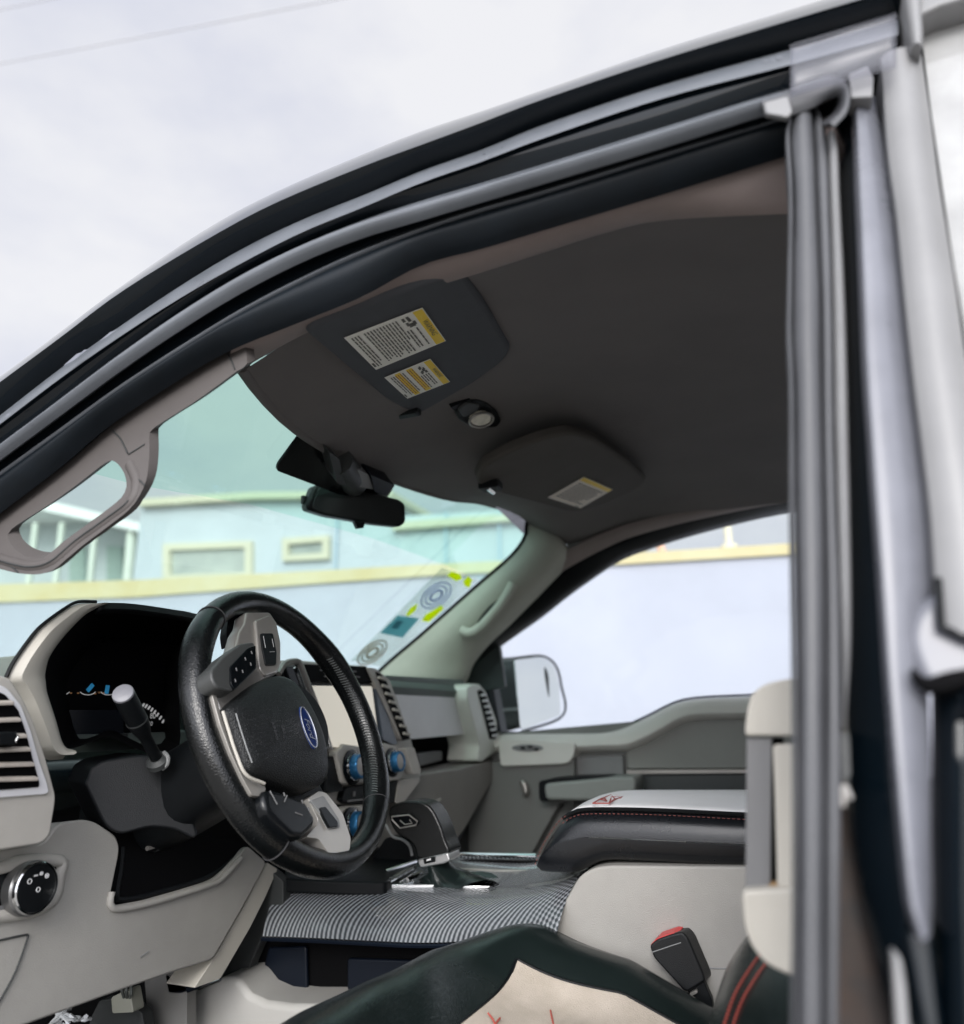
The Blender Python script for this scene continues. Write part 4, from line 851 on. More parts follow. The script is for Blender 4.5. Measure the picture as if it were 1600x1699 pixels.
b = B(); b.quad([xy(*p, gx+.002) for p in ((100, 1178), (205, 1178), (205, 1222), (105, 1220))]); b.build('trip_display', mat('dark_lcd', (.012, .014, .018), .25), IC)
b = B(); b.tube(cr([xy(*p, gx+.012) for p in ((102, 1220), (120, 1219), (142, 1240), (160, 1226), (180, 1221), (210, 1220))], 24), .0022, 6); b.build('lower_bead', DKGREY, IC)

# ---------------- knee panel and the things on it
KP = empty('knee_panel', xy(200, 1500, -.2), T)
kn_o = [(-100, 1412), (0, 1408), (75, 1399), (96, 1366), (140, 1359), (160, 1364), (193, 1386), (199, 1402), (198, 1420), (186, 1478), (184, 1496), (192, 1502), (240, 1494), (300, 1477), (345, 1463), (362, 1455), (392, 1424), (411, 1402), (444, 1431), (400, 1512), (354, 1592), (270, 1619), (210, 1640), (150, 1662), (45, 1700), (-100, 1750)]
def KPt(x, y, o=0): return U(x, y, pl=((-.2+o, 0, 1.1), V((1, 0, .10)).normalized()))
b = B(); b.prism(rnd([KPt(*p) for p in kn_o], .010, 4), (-.09, 0, -.01)); b.build('panel', mat('knee_panel_plastic', (.34, .328, .303), .52, grain=.5, gscale=900, var=.09, vscale=6, rvar=.06), KP, bevel=.013, seg=5)
lip = [(186, 1480), (183, 1500), (196, 1508), (240, 1501), (300, 1484), (348, 1468), (368, 1458), (400, 1424)]
b = B(); b.tube(cr([KPt(*p, .002) for p in lip], 40), .0042, 10); b.build('cutout_lip', bpy.data.materials['knee_panel_plastic'], KP)
b = B(); b.prism([KPt(*p, -.008) for p in ((190, 1384), (200, 1370), (412, 1396), (416, 1404), (398, 1424), (366, 1455), (346, 1464), (300, 1478), (240, 1495), (192, 1503), (183, 1496), (186, 1478))], (-.10, 0, 0)); b.build('cutout_recess', DEEP, KP)  # near-flush black plate standing for the shade inside the cutout
b = B(); b.tube(cr([KPt(*p, -.01) for p in ((203, 1405), (200, 1440), (193, 1480), (195, 1492), (240, 1486), (345, 1454), (400, 1412))], 30), .004, 8); b.build('recess_edge', BLACK, KP)
b = B(); b.box(KPt(262, 1400, -.02), (.02, .022, .008), ((.9, 0, .3), (0, .97, .2), (-.3, -.2, .9))); b.build('column_lever', DKGREY, KP, bevel=.003)
b = B(); b.tube([KPt(*p, .0) for p in ((244, 1408), (272, 1399), (300, 1390))], .003, 8); b.tube([KPt(*p, .0) for p in ((281, 1378), (284, 1394))], .0018, 6); b.build('lever_bar', SATIN, KP)
strip_ = [(444, 1431), (461, 1442), (440, 1490), (415, 1540), (366, 1624), (322, 1640), (354, 1592), (400, 1512)]
b = B(); b.prism(rnd([KPt(*p, -.006) for p in strip_], .004), (-.05, 0, 0)); b.build('edge_strip', BEIGE2, KP, bevel=.004)
b = B(); b.tube(cr([KPt(*p, .0012) for p in ((-60, 1572), (0, 1560), (44, 1551), (46, 1556), (26, 1612), (0, 1660), (-20, 1690))], 40), .0011, 6); b.build('fuse_cover_seam', DKGREY, KP)
b = B(); b.tube([KPt(*p, .0012) for p in ((233, 1588), (247, 1578))], .0006, 5); b.build('scratch', MIDGREY, KP)
# head lamp switch
LS = empty('light_switch', KPt(45, 1475), T)
b = B(); b.tube(cr([KPt(*p, .001) for p in ((-90, 1450), (0, 1440), (36, 1429), (100, 1430), (98, 1450), (89, 1490), (54, 1512), (0, 1520), (-90, 1525))], 60, True), .007, 10, closed=True); b.build('surround', BEIGE, LS)
b = B(); b.prism(rnd([KPt(*p, .004) for p in ((-90, 1455), (0, 1443), (36, 1432), (96, 1433), (94, 1450), (86, 1487), (54, 1508), (0, 1514), (-90, 1520))], .005), (-.012, 0, 0)); b.build('bezel', GLOSSB, LS, bevel=.002)
kn_ = V((1, 0, .10)).normalized(); kc = KPt(41, 1474, .004)
b = B(); b.lathe(kc, kn_, [(0, .0275), (.012, .0275), (.013, .0265), (.017, .0255)], 48); b.build('dial', mat('ribbed_dial', (.22, .22, .22), .3, metal=.8), LS)
b = B(); b.lathe(kc, kn_, [(.015, .0262), (.019, .0258), (.020, .0245), (.0150, .0235)], 48, cap=False); b.build('dial_ring', CHROME, LS)
b = B(); b.lathe(kc, kn_, [(.012, .0235), (.0185, .0235), (.019, .022), (.019, .001)], 40); b.build('dial_face', BLACK, LS)
b = B(); fo = kc+kn_*.0196; sx_, sy_ = V((0, 1, 0)), kn_.cross(V((0, 1, 0))); sy_ = -sy_ if sy_.z < 0 else sy_
def ringm(cx, cy, r): b.tube([fo+sx_*(cx+r*math.cos(t))+sy_*(cy+r*math.sin(t)) for t in [2*math.pi*k/14 for k in range(14)]], .0005, 5, closed=True)
ringm(-.010, .008, .0024); ringm(.001, -.002, .0022)
b.box(fo-sx_*.003+sy_*.0125, (.0003, .0022, .0008)); b.box(fo+sx_*.0035+sy_*.0135, (.0003, .0020, .0010)); ringm(.0035, .0135, .0016); ringm(.0105, .010, .0022); b.box(fo+sx_*.0105+sy_*.010, (.0003, .0012, .0012))
b.build('dial_symbols', WHITEP, LS)
b = B()
for x, y in ((85, 1452), (81, 1476), (3, 1506)): b.box(KPt(x, y, .0046), (.0004, .0030, .0022))
b.build('bezel_symbols', GREYP, LS)

# ---------------- steering wheel and column
WC = V((-.011, -.3865, 1.269)); TT, SS_ = .4293, .0181
WN_ = V((math.cos(TT)*math.cos(SS_), math.cos(TT)*math.sin(SS_), math.sin(TT)))
WE2 = V((0, 0, 1)).cross(WN_).normalized(); WE1 = WN_.cross(WE2)
def Z1(X_, Y_): return (280+X_/3.332, 970+Y_/3.332)
def WP(X_, Y_, h=0): return U(*Z1(X_, Y_), pl=(WC+WN_*h, WN_))
SC = empty('steering_column', WC-WN_*.2, T)
def ringc(s, rx, ry, dz=0, n=28, sq=.72):
    c = WC-WN_*s+WE1*dz; r = []
    for k in range(n):
        t = 2*math.pi*k/n; ct, st = math.cos(t), math.sin(t); r.append(c+WE2*(rx*math.copysign(abs(ct)**sq, ct))+WE1*(ry*math.copysign(abs(st)**sq, st)))
    return r
b = B(); b.grid([ringc(.035, .050, .048, 0), ringc(.05, .054, .052, 0), ringc(.11, .056, .055, -.004), ringc(.17, .058, .056, -.008), ringc(.24, .06, .056, -.010), ringc(.32, .06, .056, -.010)], cu=True); b.prism(ringc(.035, .050, .048, 0), WN_*.001); b.build('shroud', BLACK, SC)
b = B(); b.tube([p for p in ringc(.112, .0568, .0558, -.004)], .0016, 6, closed=True); b.build('shroud_seam', DEEP, SC)
b = B(); b.lathe(WC-WN_*.04, WN_, [(0, .052), (.03, .050), (.034, .046)], 32); b.build('column_collar', DKGREY, SC)
# lower shroud bulge seen left of the wheel
lower = [(146, 1290), (150, 1275), (170, 1262), (230, 1252), (290, 1255), (300, 1290), (330, 1385), (322, 1392), (290, 1376), (250, 1372), (200, 1386), (175, 1372), (140, 1300)]
b = B(); b.prism(rnd([U(*p, pl=(WC-WN_*.13, V((.75, -.62, .2)).normalized())) for p in lower], .01), (-.09, .05, 0)); b.build('lower_cover', mat('column_cover_plastic', (.007, .008, .0095), .42, spec=.25, grain=.5, gscale=1000), SC, bevel=.012, seg=4)
sa, sb = U(262, 1262, y=-.47), U(205, 1152, y=-.555); dS = (sb-sa).normalized()
b = B(); b.tube(cr([sa, sa.lerp(sb, .35), sa.lerp(sb, .60), sa.lerp(sb, .66), sa.lerp(sb, .98), sb], 24), [.0072]*9+[.0080, .0092, .0106, .0118, .0122]+[.0125]*9+[.0120], 22); b.build('stalk', BLACK, SC)
b = B(); nS = (V((.75, -.62, .15))).normalized(); dd = (sb-sa).normalized(); b.lathe(sb-dd*.001, (dd*.75+(CAMP-sb).normalized()*.45), [(-.004, .0122), (.003, .0124), (.0046, .0117), (.0053, .0102), (.0053, .001)], 30); b.build('stalk_cap', mat('stalk_cap_grey', (.20, .20, .22), .32, grain=.3, gscale=900), SC)
b = B(); q = sa.lerp(sb, .62); b.lathe(q, dd, [(-.0010, .0129), (.0010, .0129)], 26); b.build('stalk_ring', DKGREY, SC)
b = B(); b.lathe(sa-dd*.004, dd, [(0, .015), (.006, .014), (.010, .009)], 26); b.build('stalk_boot', DKGREY, SC)
b = B(); b.tube(cr([U(*p, y=-.468) for p in ((272, 1248), (279, 1256), (278, 1268), (270, 1276))], 10), .0026, 8); b.build('stalk_collar', MIDGREY, SC)

SW = empty('steering_wheel', WC, T)
RR = .1803
rows = []; NR, NS = 128, 22
for i in range(NR):
    a = 2*math.pi*i/NR; rad = WE2*math.cos(a)+WE1*math.sin(a)
    ang = math.degrees(a) % 360
    grip = sum(math.exp(-((ang-c+180) % 360-180)**2/(2*9**2)) for c in (35, 325, 145))*.0018
    rr = .0160+grip; r = []
    for k in range(NS):
        t = 2*math.pi*k/NS; r.append(WC+rad*(RR+rr*math.cos(t)*1.02)+WN_*(rr*1.12*math.sin(t)))
    rows.append(r)
b = B(); b.grid(rows, cu=True, cv=True); rim = b.build('rim', LEATHER, SW)
for a in (128, 232, 38, 318):
    a = R_(a); rad = WE2*math.cos(a)+WE1*math.sin(a); r0 = .0172
    b = B(); b.tube([WC+rad*(RR+r0*math.cos(t)*1.0)+WN_*(r0*1.1*math.sin(t)) for t in [2*math.pi*k/24 for k in range(24)]], .0009, 6, closed=True); b.build('leather_seam', STITCH, SW)
b = B()
for i in range(54):
    a = R_(lin(-40, 38, i/53)); rad = WE2*math.cos(a)+WE1*math.sin(a); tg = WE1*math.cos(a)-WE2*math.sin(a)
    pts = []
    for k in range(5):
        t = math.radians(lin(138, 172, k/4)); r0 = .0168+(.0014 if 0 < k < 4 else 0); pts.append(WC+rad*(RR+r0*math.cos(t))+WN_*(r0*1.12*math.sin(t))+tg*((k-2)*.0009))
    b.tube(pts, .0005, 5)
b.build('rim_stitching', STITCHL, SW)
# airbag cover: domed pad
pad = [(318, 690), (400, 600), (500, 530), (590, 498), (650, 506), (705, 540), (760, 620), (815, 720), (860, 830), (885, 940), (888, 1030), (878, 1080), (850, 1105), (790, 1125), (715, 1118), (600, 1085), (470, 1045), (430, 1010), (400, 930), (360, 820)]
pc = cr([WP(*p, .028) for p in pad], 72, True); cen = sum(pc, V((0, 0, 0)))/72
def inset(s, h): return [cen+(p-cen)*s+WN_*h for p in pc]
b = B(); b.grid([inset(.98, -.045), inset(1.0, -.014), inset(.995, -.006), inset(.97, 0), inset(.9, .0045), inset(.78, .0085), inset(.6, .0115), inset(.35, .0135), inset(.12, .0140)], cu=True); b.prism(inset(.12, .0140), WN_*.00001); b.build('airbag_cover', mat('pebbled_black_pad', (.008, .009, .0095), .42, spec=.4, grain=1.0, gscale=420, gtype='voronoi', rvar=.05), SW)
b = B(); b.tube([WP(*p, .0345) for p in ((372, 712), (395, 790), (430, 900), (462, 985))], .0008, 6); b.build('pad_crease', MIDGREY, SW)
ec = WP(770, 790, .0415); ea = (WP(840, 900, .04)-WP(715, 690, .04)); eu = WE1*-1
eu = (eu-WN_*eu.dot(WN_)).normalized(); ev = WN_.cross(eu)
tl = math.atan2(0, 1)
def oval(rx, ry, h, n=44): return [ec+eu*(rx*math.cos(t))+ev*(ry*math.sin(t))+WN_*h for t in [2*math.pi*k/n for k in range(n)]]
b = B(); b.prism(oval(.0285, .0125, -.004), WN_*.005); b.build('emblem', EMBL, SW, bevel=.002)
eb = B(); eb.tube(oval(.0268, .0110, .0016), .0007, 6, closed=True); eb.text('Ford', ec+WN_*.0018+eu*.001, eu, ev, .0138, shear=.35); eb.build('emblem_script', mat('emblem_silver', (.50, .52, .56), .25, metal=.7), SW)
b = B(); q = WP(635, 800, .0428); b.text('SRS', q, eu, ev, .0075); b.text('AIRBAG', WP(590, 808, .0428), eu, ev, .0065); b.build('pad_lettering', mat('moulded_lettering', (.06, .062, .065), .5), SW)
def WPr(name, pts, h, dep, m, bev=.003, r=.003, par=None):
    b = B(); b.prism(rnd([WP(*p, h) for p in pts], r, 4), -WN_*dep); return b.build(name, m, par or SW, bevel=bev)
sp1 = WPr('spoke', [(430, 150), (560, 150), (600, 210), (624, 320), (624, 440), (604, 490), (520, 530), (420, 610), (330, 700), (290, 700), (255, 600), (228, 535), (235, 480), (300, 410), (370, 340), (392, 255), (420, 210)], .018, .022, SATIN, .004, .004)
WPr('spoke_facet', [(482, 195), (560, 165), (598, 215), (622, 320), (622, 438), (600, 486), (540, 505), (505, 460), (490, 300)], .022, .006, SATIN, .003, .004, SW)
WPr('switch_pod', [(236, 470), (300, 395), (395, 325), (470, 314), (486, 350), (486, 470), (362, 590), (268, 572), (240, 520)], .036, .024, mat('switch_pod_grey', (.045, .047, .046), .42, grain=.3, gscale=900), .007, .006, SW)
WPr('button_pad', [(345, 450), (440, 350), (482, 335), (486, 462), (365, 580), (345, 545)], .0385, .006, GLOSSB, .002, .003, SW)
b = B()
for (X_, Y_) in ((375, 468), (425, 410), (460, 375), (370, 530), (410, 480), (455, 440)): b.box(WP(X_, Y_, .0388), (.0003, .0020, .0007), (WN_, WE1, WE2))
b.build('button_marks', GREYP, SW)
WPr('scroll_switch', [(512, 268), (578, 268), (598, 370), (596, 442), (540, 445), (520, 350)], .0245, .006, BLACK, .0015, .003, SW)
b = B()
for p0, p1 in (((524, 285), (536, 350)), ((572, 300), (582, 345)), ((560, 372), (586, 371))): b.tube([WP(*p0, .0248), WP(*p1, .0248)], .0006, 6)
b.build('scroll_marks', MIDGREY, SW)
WPr('spoke_back', [(330, 190), (430, 140), (450, 250), (400, 300), (330, 340), (320, 270)], -.012, .012, BLACK, .004, .004, SW)
br = WPr('side_bracket', [(228, 545), (258, 560), (282, 690), (318, 800), (360, 930), (418, 1052), (540, 1118), (530, 1172), (462, 1166), (412, 1076), (346, 936), (286, 775), (250, 645)], .022, .018, mat('shaded_satin', (.30, .285, .26), .4, metal=.4), .004, .003)  # darker copy of the spoke satin, shade put into the colour
b = B(); b.tube(cr([WP(*p, .028) for p in ((300, 700), (330, 800), (372, 930), (428, 1050), (530, 1100))], 30), .0018, 8); b.build('bracket_edge', BEIGE2, SW)
sp2 = WPr('spoke', [(770, 1180), (830, 1140), (872, 1150), (962, 1260), (1008, 1400), (1002, 1470), (890, 1490), (830, 1405), (760, 1395), (820, 1330), (828, 1300)], .016, .022, mat('bright_satin_spoke', (.50, .48, .445), .34, metal=.5, var=.04, vscale=20), .004, .004)  # lighter copy of the same satin, light put into the colour
WPr('switch_pod', [(534, 1130), (590, 1126), (760, 1192), (815, 1290), (812, 1330), (745, 1398), (690, 1394), (610, 1320), (545, 1250), (528, 1190)], .030, .030, mat('switch_pod_black', (.005, .006, .007), .25, spec=.35), .008, .006, SW)
b = B()
for p0, p1 in (((560, 1140), (600, 1215)), ((655, 1165), (640, 1200)), ((700, 1260), (740, 1275))): b.tube([WP(*p0, .0303), WP(*p1, .0303)], .0008, 5)
for X_, Y_ in ((640, 1160), (740, 1200), (775, 1240)): b.box(WP(X_, Y_, .0304), (.0004, .0022, .0010), (WN_, WE1, WE2))
b.build('button_marks', GREYP, SW)
WPr('toggle_bezel', [(784, 1192), (858, 1166), (944, 1298), (948, 1342), (886, 1350), (840, 1262)], .0185, .004, MIDGREY, .001, .003, SW)
WPr('toggle_switch', [(838, 1232), (868, 1226), (936, 1310), (938, 1336), (892, 1342), (858, 1280)], .021, .004, GLOSSB, .001, .002, SW)
WPr('spoke_facet', [(872, 1488), (1000, 1472), (1006, 1405), (912, 1416)], .010, .02, BEIGE2, .003, .003, SW)
WPr('spoke_back', [(690, 1440), (780, 1395), (830, 1420), (900, 1490), (850, 1510), (760, 1480)], -.004, .012, BLACK, .003, .003, SW)
b = B(); b.lathe(WC-WN_*.03, WN_, [(0, .045), (.03, .052), (.045, .050)], 36); b.build('hub', BLACK, SW)
sp3 = WPr('spoke_carrier', [(520, 470), (640, 540), (800, 900), (840, 1110), (930, 1260), (850, 1380), (620, 1320), (430, 1060), (300, 720), (420, 540)], .004, .018, BLACK, .004, .004)

# ---------------- centre console
CC = empty('centre_console', (.2, 0, .9), T)
cb = [(436, 1553), (520, 1556), (600, 1560), (700, 1564), (800, 1560), (900, 1550), (925, 1545)]
ct = [(470, 1464), (540, 1466), (600, 1470), (700, 1480), (800, 1484), (900, 1470), (962, 1452)]
bot = cr([U(*p, y=-.20) for p in cb], 40); top_ = cr([U(*p, y=-.105) for p in ct], 40)
rows = []
for p, q in zip(bot, top_):
    m_ = p.lerp(q, .5)+V((0, -.016, .012)); far_ = V((q.x+.01, .17, q.z+.012)); r = [p+V((0, .012, -.006)), p]
    r += [p*((1-t)**2)+m_*(2*t*(1-t))+q*(t*t) for t in [k/10 for k in range(1, 11)]]
    r += [q.lerp(far_, t) for t in (.15, .4, .7, 1)]+[far_+V((0, .03, -.05))]
    rows.append(r)
b = B(); b.grid(rows); cpo = b.build('carbon_panel', CARBON, CC, label='silver and black rippled carbon pattern panel along the console')
uvl = cpo.data.uv_layers.new(name='UVMap'); nc_ = len(rows[0]); cum = [0]
for k in range(1, len(bot)): cum.append(cum[-1]+(bot[k]-bot[k-1]).length)
for lp in cpo.data.loops: i_, j_ = divmod(lp.vertex_index, nc_); uvl.data[lp.index].uv = (cum[i_], (j_-1)/10)
b = B(); b.tube([p+V((0, -.001, -.004)) for p in bot], .0028, 6); b.build('blue_lip', NAVYBIN, CC)
# dark bin under it, and beige foot
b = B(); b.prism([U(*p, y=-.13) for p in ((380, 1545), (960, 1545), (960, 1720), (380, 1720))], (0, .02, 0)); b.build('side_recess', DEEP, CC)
b = B(); b.prism(rnd([U(*p, y=-.14) for p in ((445, 1572), (508, 1570), (510, 1664), (440, 1660), (438, 1600))], .006), (0, .008, 0)); b.build('bin_lid', NAVYBIN, CC, bevel=.003)
b = B(); b.prism(rnd([U(*p, y=-.142) for p in ((576, 1590), (690, 1594), (690, 1664), (576, 1664))], .006), (0, .008, 0)); b.build('bin_lid', NAVYBIN, CC, bevel=.003)
b = B(); b.prism(rnd([U(*p, y=-.16) for p in ((438, 1436), (470, 1462), (470, 1500), (436, 1555), (416, 1600), (412, 1660), (380, 1660), (360, 1640), (410, 1540))], .005), (0, .02, 0)); b.build('front_side', DKGREY, CC, bevel=.003)
ft = [U(*p, y=-.21) for p in ((292, 1658), (330, 1640), (366, 1623), (392, 1622), (402, 1634), (414, 1650), (440, 1662), (480, 1667), (560, 1668), (560, 1740), (296, 1740))]
b = B(); b.prism(ft, (0, .10, 0)); b.build('foot_trim', mat('foot_trim_plastic', (.46, .45, .425), .42, grain=.3, gscale=900, var=.05, vscale=9), CC, bevel=.010, seg=4)
b = B(); b.tube([U(*p, y=-.213) for p in ((331, 1640), (366, 1625))], .003, 6); b.build('foot_edge', CHROME, CC)
# beige side of the storage box, armrest lid
sd = [(962, 1453), (985, 1440), (1010, 1436), (1240, 1438), (1420, 1440), (1420, 1740), (900, 1740), (918, 1545), (935, 1500)]
b = B(); b.prism(rnd([U(*p, y=-.165) for p in sd], .010, 4), (0, .33, 0)); b.build('storage_box', mat('console_side_plastic', (.36, .347, .322), .55, grain=.5, gscale=800, var=.09, vscale=7, rvar=.05), CC, bevel=.010, seg=4)
b = B(); b.tube([U(*p, y=-.1655) for p in ((1140, 1606), (1205, 1607))], .0008, 5); b.build('side_seam', MIDGREY, CC)
ld = [(887, 1442), (893, 1425), (905, 1400), (925, 1370), (945, 1352), (965, 1345), (1010, 1344), (1100, 1346), (1240, 1353), (1420, 1360), (1420, 1442), (1240, 1440), (1060, 1431), (1010, 1430), (990, 1434), (965, 1446), (945, 1451), (900, 1450)]
lo = cr([U(*p, y=-.150) for p in ld], 120, True)
lc = U(1100, 1392, y=-.150); RN = lambda sx, sz, y: [V((lc.x+(p.x-lc.x)*sx, y, lc.z+(p.z-lc.z)*sz)) for p in lo]
b = B(); b.grid([RN(.97, .93, .14), RN(1, 1, .125), RN(1, 1, -.125), RN(.994, .97, -.140), RN(.98, .90, -.150), RN(.95, .74, -.1575), RN(.90, .50, -.162), RN(.80, .22, -.1645), RN(.6, .02, -.165)], cu=True); b.build('armrest_lid', mat('lid_leather', (.006, .007, .009), .25, spec=.5, grain=.25, gscale=420, gtype='voronoi', var=.2, vscale=6, rvar=.06), CC)
lt = cr([U(*p, y=-.148) for p in ((935, 1359), (950, 1349), (968, 1344), (1010, 1343), (1100, 1345), (1240, 1352), (1420, 1359))], 30)
fr_ = cr([U(*p, y=.14) for p in ((1000, 1330), (1015, 1323), (1030, 1317), (1045, 1314.5), (1100, 1314), (1240, 1314), (1420, 1314))], 30)
b = B(); b.grid([[p.lerp(q, t)+V((0, 0, .0035+.006*math.sin(math.pi*t))) for t in [k/10 for k in range(11)]] for p, q in zip(lt, fr_)]); ob = b.build('lid_top', LIDTOP, CC); ob.modifiers.new('solid', 'SOLIDIFY').thickness = .003
b = B(); b.tube([p+V((0, -.003, .001)) for p in lt], .0026, 6); b.build('lid_piping', BLACK, CC)
b = B()
for k in range(60):
    p, q = lin(0, 28.9, k/60), lin(0, 28.9, (k+.55)/60); f = lambda s: lt[int(s)].lerp(lt[int(s)+1], s-int(s)); b.tube([f(p)+V((0, -.0058, -.005)), f(q)+V((0, -.0058, -.005))], .0005, 5)
fe = cr([U(*p, y=-.1535) for p in ((889, 1436), (895, 1420), (907, 1395), (927, 1366), (940, 1355))], 30)
for k in range(0, 29, 2): b.tube([fe[k]+V((-.001, 0, .001)), fe[k+1]+V((-.001, 0, .001))], .0006, 5)
b.build('lid_stitching', mat('lid_thread', (.20, .06, .05), .8), CC)
# embroidered outline letters on the lid
def LT(x, y): 
    p = U(x, y, pl=(lt[8]+V((0, 0, .0060)), (lt[8]-lt[14]).cross(fr_[8]-lt[8]).normalized())); return p+V((0, 0, .001))
b = B()
for pts in ([(984, 1334), (1011, 1334), (1019, 1328), (1040, 1321)], [(984, 1334), (996, 1327), (1007, 1330), (1003, 1325)], [(996, 1327), (1014, 1320), (1021, 1327)], [(1011, 1334), (1014, 1326)], [(1021, 1321), (1038, 1321), (1029, 1326)], [(1014, 1324), (1030, 1323)]):
    b.tube([LT(*p) for p in pts], .0010, 6)
b.build('lid_embroidery', mat('dark_red_thread', (.33, .07, .06), .8), CC)
b = B(); b.prism(rnd([U(*p, z=1.030) for p in ((470, 1458), (560, 1462), (640, 1464), (692, 1434), (690, 1405), (560, 1405), (480, 1420))], .01), (0, 0, -.02)); b.build('front_tray', BLACK, CC, bevel=.004)
# shift bezel, rails and lever
GS = empty('gear_selector', U(720, 1470, y=-.04), T)
def Z4(X_, Y_): return (640+X_/5, 1300+Y_/5)
def G(x, y, dz=0): p = U(x, y, z=1.018+dz); return p
be_o = [(644, 1467), (694, 1429), (760, 1442), (890, 1449), (896, 1452), (872, 1470), (836, 1471), (720, 1467)]
be_i = [(664, 1463), (704, 1437), (760, 1449), (868, 1455), (845, 1466), (720, 1464)]
b = B(); b.prism([G(*p, .004) for p in be_o], (0, 0, -.012), [[G(*p, .004) for p in be_i]]); b.build('bezel', CHROME, GS, bevel=.0015)
b = B(); b.prism([G(*p, -.006) for p in be_i], (0, 0, -.004)); b.build('gate_plate', GLOSSB, GS)
b = B(); b.prism([G(*p, .006) for p in ((842, 1466), (862, 1452), (866, 1452), (848, 1467))], (0, 0, -.008)); b.prism([G(*p, .003) for p in ((852, 1465), (868, 1455), (882, 1456), (868, 1468))], (0, 0, -.008)); b.build('gate_clip', MIDGREY, GS, bevel=.001)
b = B()
for (a, e) in (((640, 1447), (690, 1430)), ((646, 1461), (684, 1440)), ((676, 1461), (699, 1448))): b.tube([G(*a, .010), G(*e, .014)], .004, 8)
b.build('bezel_bar', CHROME, GS)
r1 = [U(*p, y=.13) for p in ((752, 1421), (770, 1419), (890, 1421))]
b = B(); b.tube(r1, .0055, 10); b.build('side_rail', CHROME, GS)
b = B(); b.prism([U(*p, y=.11) for p in ((748, 1427), (890, 1429), (890, 1436), (748, 1434))], (0, .01, 0)); b.build('rail_gap', DEEP, GS)
b = B(); b.tube([U(*p, y=.05) for p in ((756, 1443), (820, 1446), (888, 1447))], .0035, 8); b.build('side_rail', SATIN, GS)
# boot
bp = [(712, 1436, 744, 1430), (715, 1446, 752, 1440), (705, 1455, 775, 1450), (700, 1462, 800, 1457), (702, 1466, 835, 1464)]
rows = []
for k, (x0, y0, x1, y1) in enumerate(bp):
    a, e = U(x0, y0, y=-.05+.004*k), U(x1, y1, y=-.03); c = (a+e)/2; h = (e-a)/2; dp = .022+.006*k
    rows.append([c+h*math.cos(t)*(1+.05*math.sin(t*5+k))+V((0, dp*math.sin(t), .006*k*math.sin(t*3+k)*.4)) for t in [2*math.pi*i/24 for i in range(24)]])
b = B(); b.grid(rows, cu=True); b.build('boot', LEATHER2, GS)
# lever: collar, grip, thumb button
YG = -.045
gl_ = [(645, 1345), (655, 1334), (675, 1329), (700, 1331), (716, 1342), (730, 1368), (738, 1392), (745, 1418), (712, 1426), (692, 1423), (688, 1408), (678, 1396), (660, 1385), (648, 1368)]
b = B(); b.prism(cr([U(*p, y=YG-.018) for p in gl_], 70, True), (0, .05, 0)); b.build('shift_knob', mat('lever_leather_black', (.004, .0045, .0045), .25, spec=.4, grain=.3, gscale=500, gtype='voronoi'), GS, bevel=.014, seg=5)
b = B(); b.tube(cr([U(*p, y=YG-.010) for p in ((684, 1336), (700, 1342), (712, 1360), (720, 1385), (727, 1416))], 26), .0022, 8); b.build('knob_seam', CHROME, GS)
b = B(); b.prism(rnd([U(*p, y=YG-.023) for p in ((650, 1354), (680, 1351), (694, 1362), (692, 1370), (664, 1375), (652, 1360))], .004), (0, .008, 0)); b.build('button_plate', GLOSSB, GS, bevel=.001)
b = B(); b.tube([U(*p, y=YG-.0242) for p in ((650, 1355), (679, 1352), (693, 1363), (690, 1369), (664, 1374), (651, 1360))], .0012, 6, closed=True); b.tube([U(*p, y=YG-.0242) for p in ((664, 1361), (672, 1368), (684, 1366), (680, 1360))], .0009, 6); b.build('button_outline', SATIN, GS)
b = B(); b.prism(rnd([U(*p, y=YG-.022) for p in ((693, 1426), (743, 1415), (747, 1428), (736, 1433), (698, 1440), (694, 1434))], .003), (0, .045, 0)); b.build('collar', mat('satin_collar', (.50, .50, .50), .32, metal=.8), GS, bevel=.003)
b = B(); b.prism([U(*p, y=YG-.0245) for p in ((702, 1425), (722, 1421), (722, 1430), (704, 1434))], (0, .006, 0)); b.build('collar_badge', GLOSSB, GS, bevel=.001)
b = B(); b.prism([U(*p, y=YG-.0252) for p in ((708, 1426), (715, 1424), (715, 1427), (708, 1429))], (0, .002, 0)); b.build('badge_mark', WHITEP, GS)
b = B(); b.prism(rnd([U(*p, y=.06) for p in ((640, 1390), (680, 1385), (690, 1430), (640, 1450), (600, 1450))], .006), (0, .10, 0)); b.build('cup_recess', BLACK, GS, bevel=.004)
b = B(); b.tube(cr([U(*p, y=-.02) for p in ((640, 1368), (652, 1388), (668, 1393), (680, 1404), (684, 1420))], 16), .0025, 6); b.build('lever_trim', MIDGREY, GS)

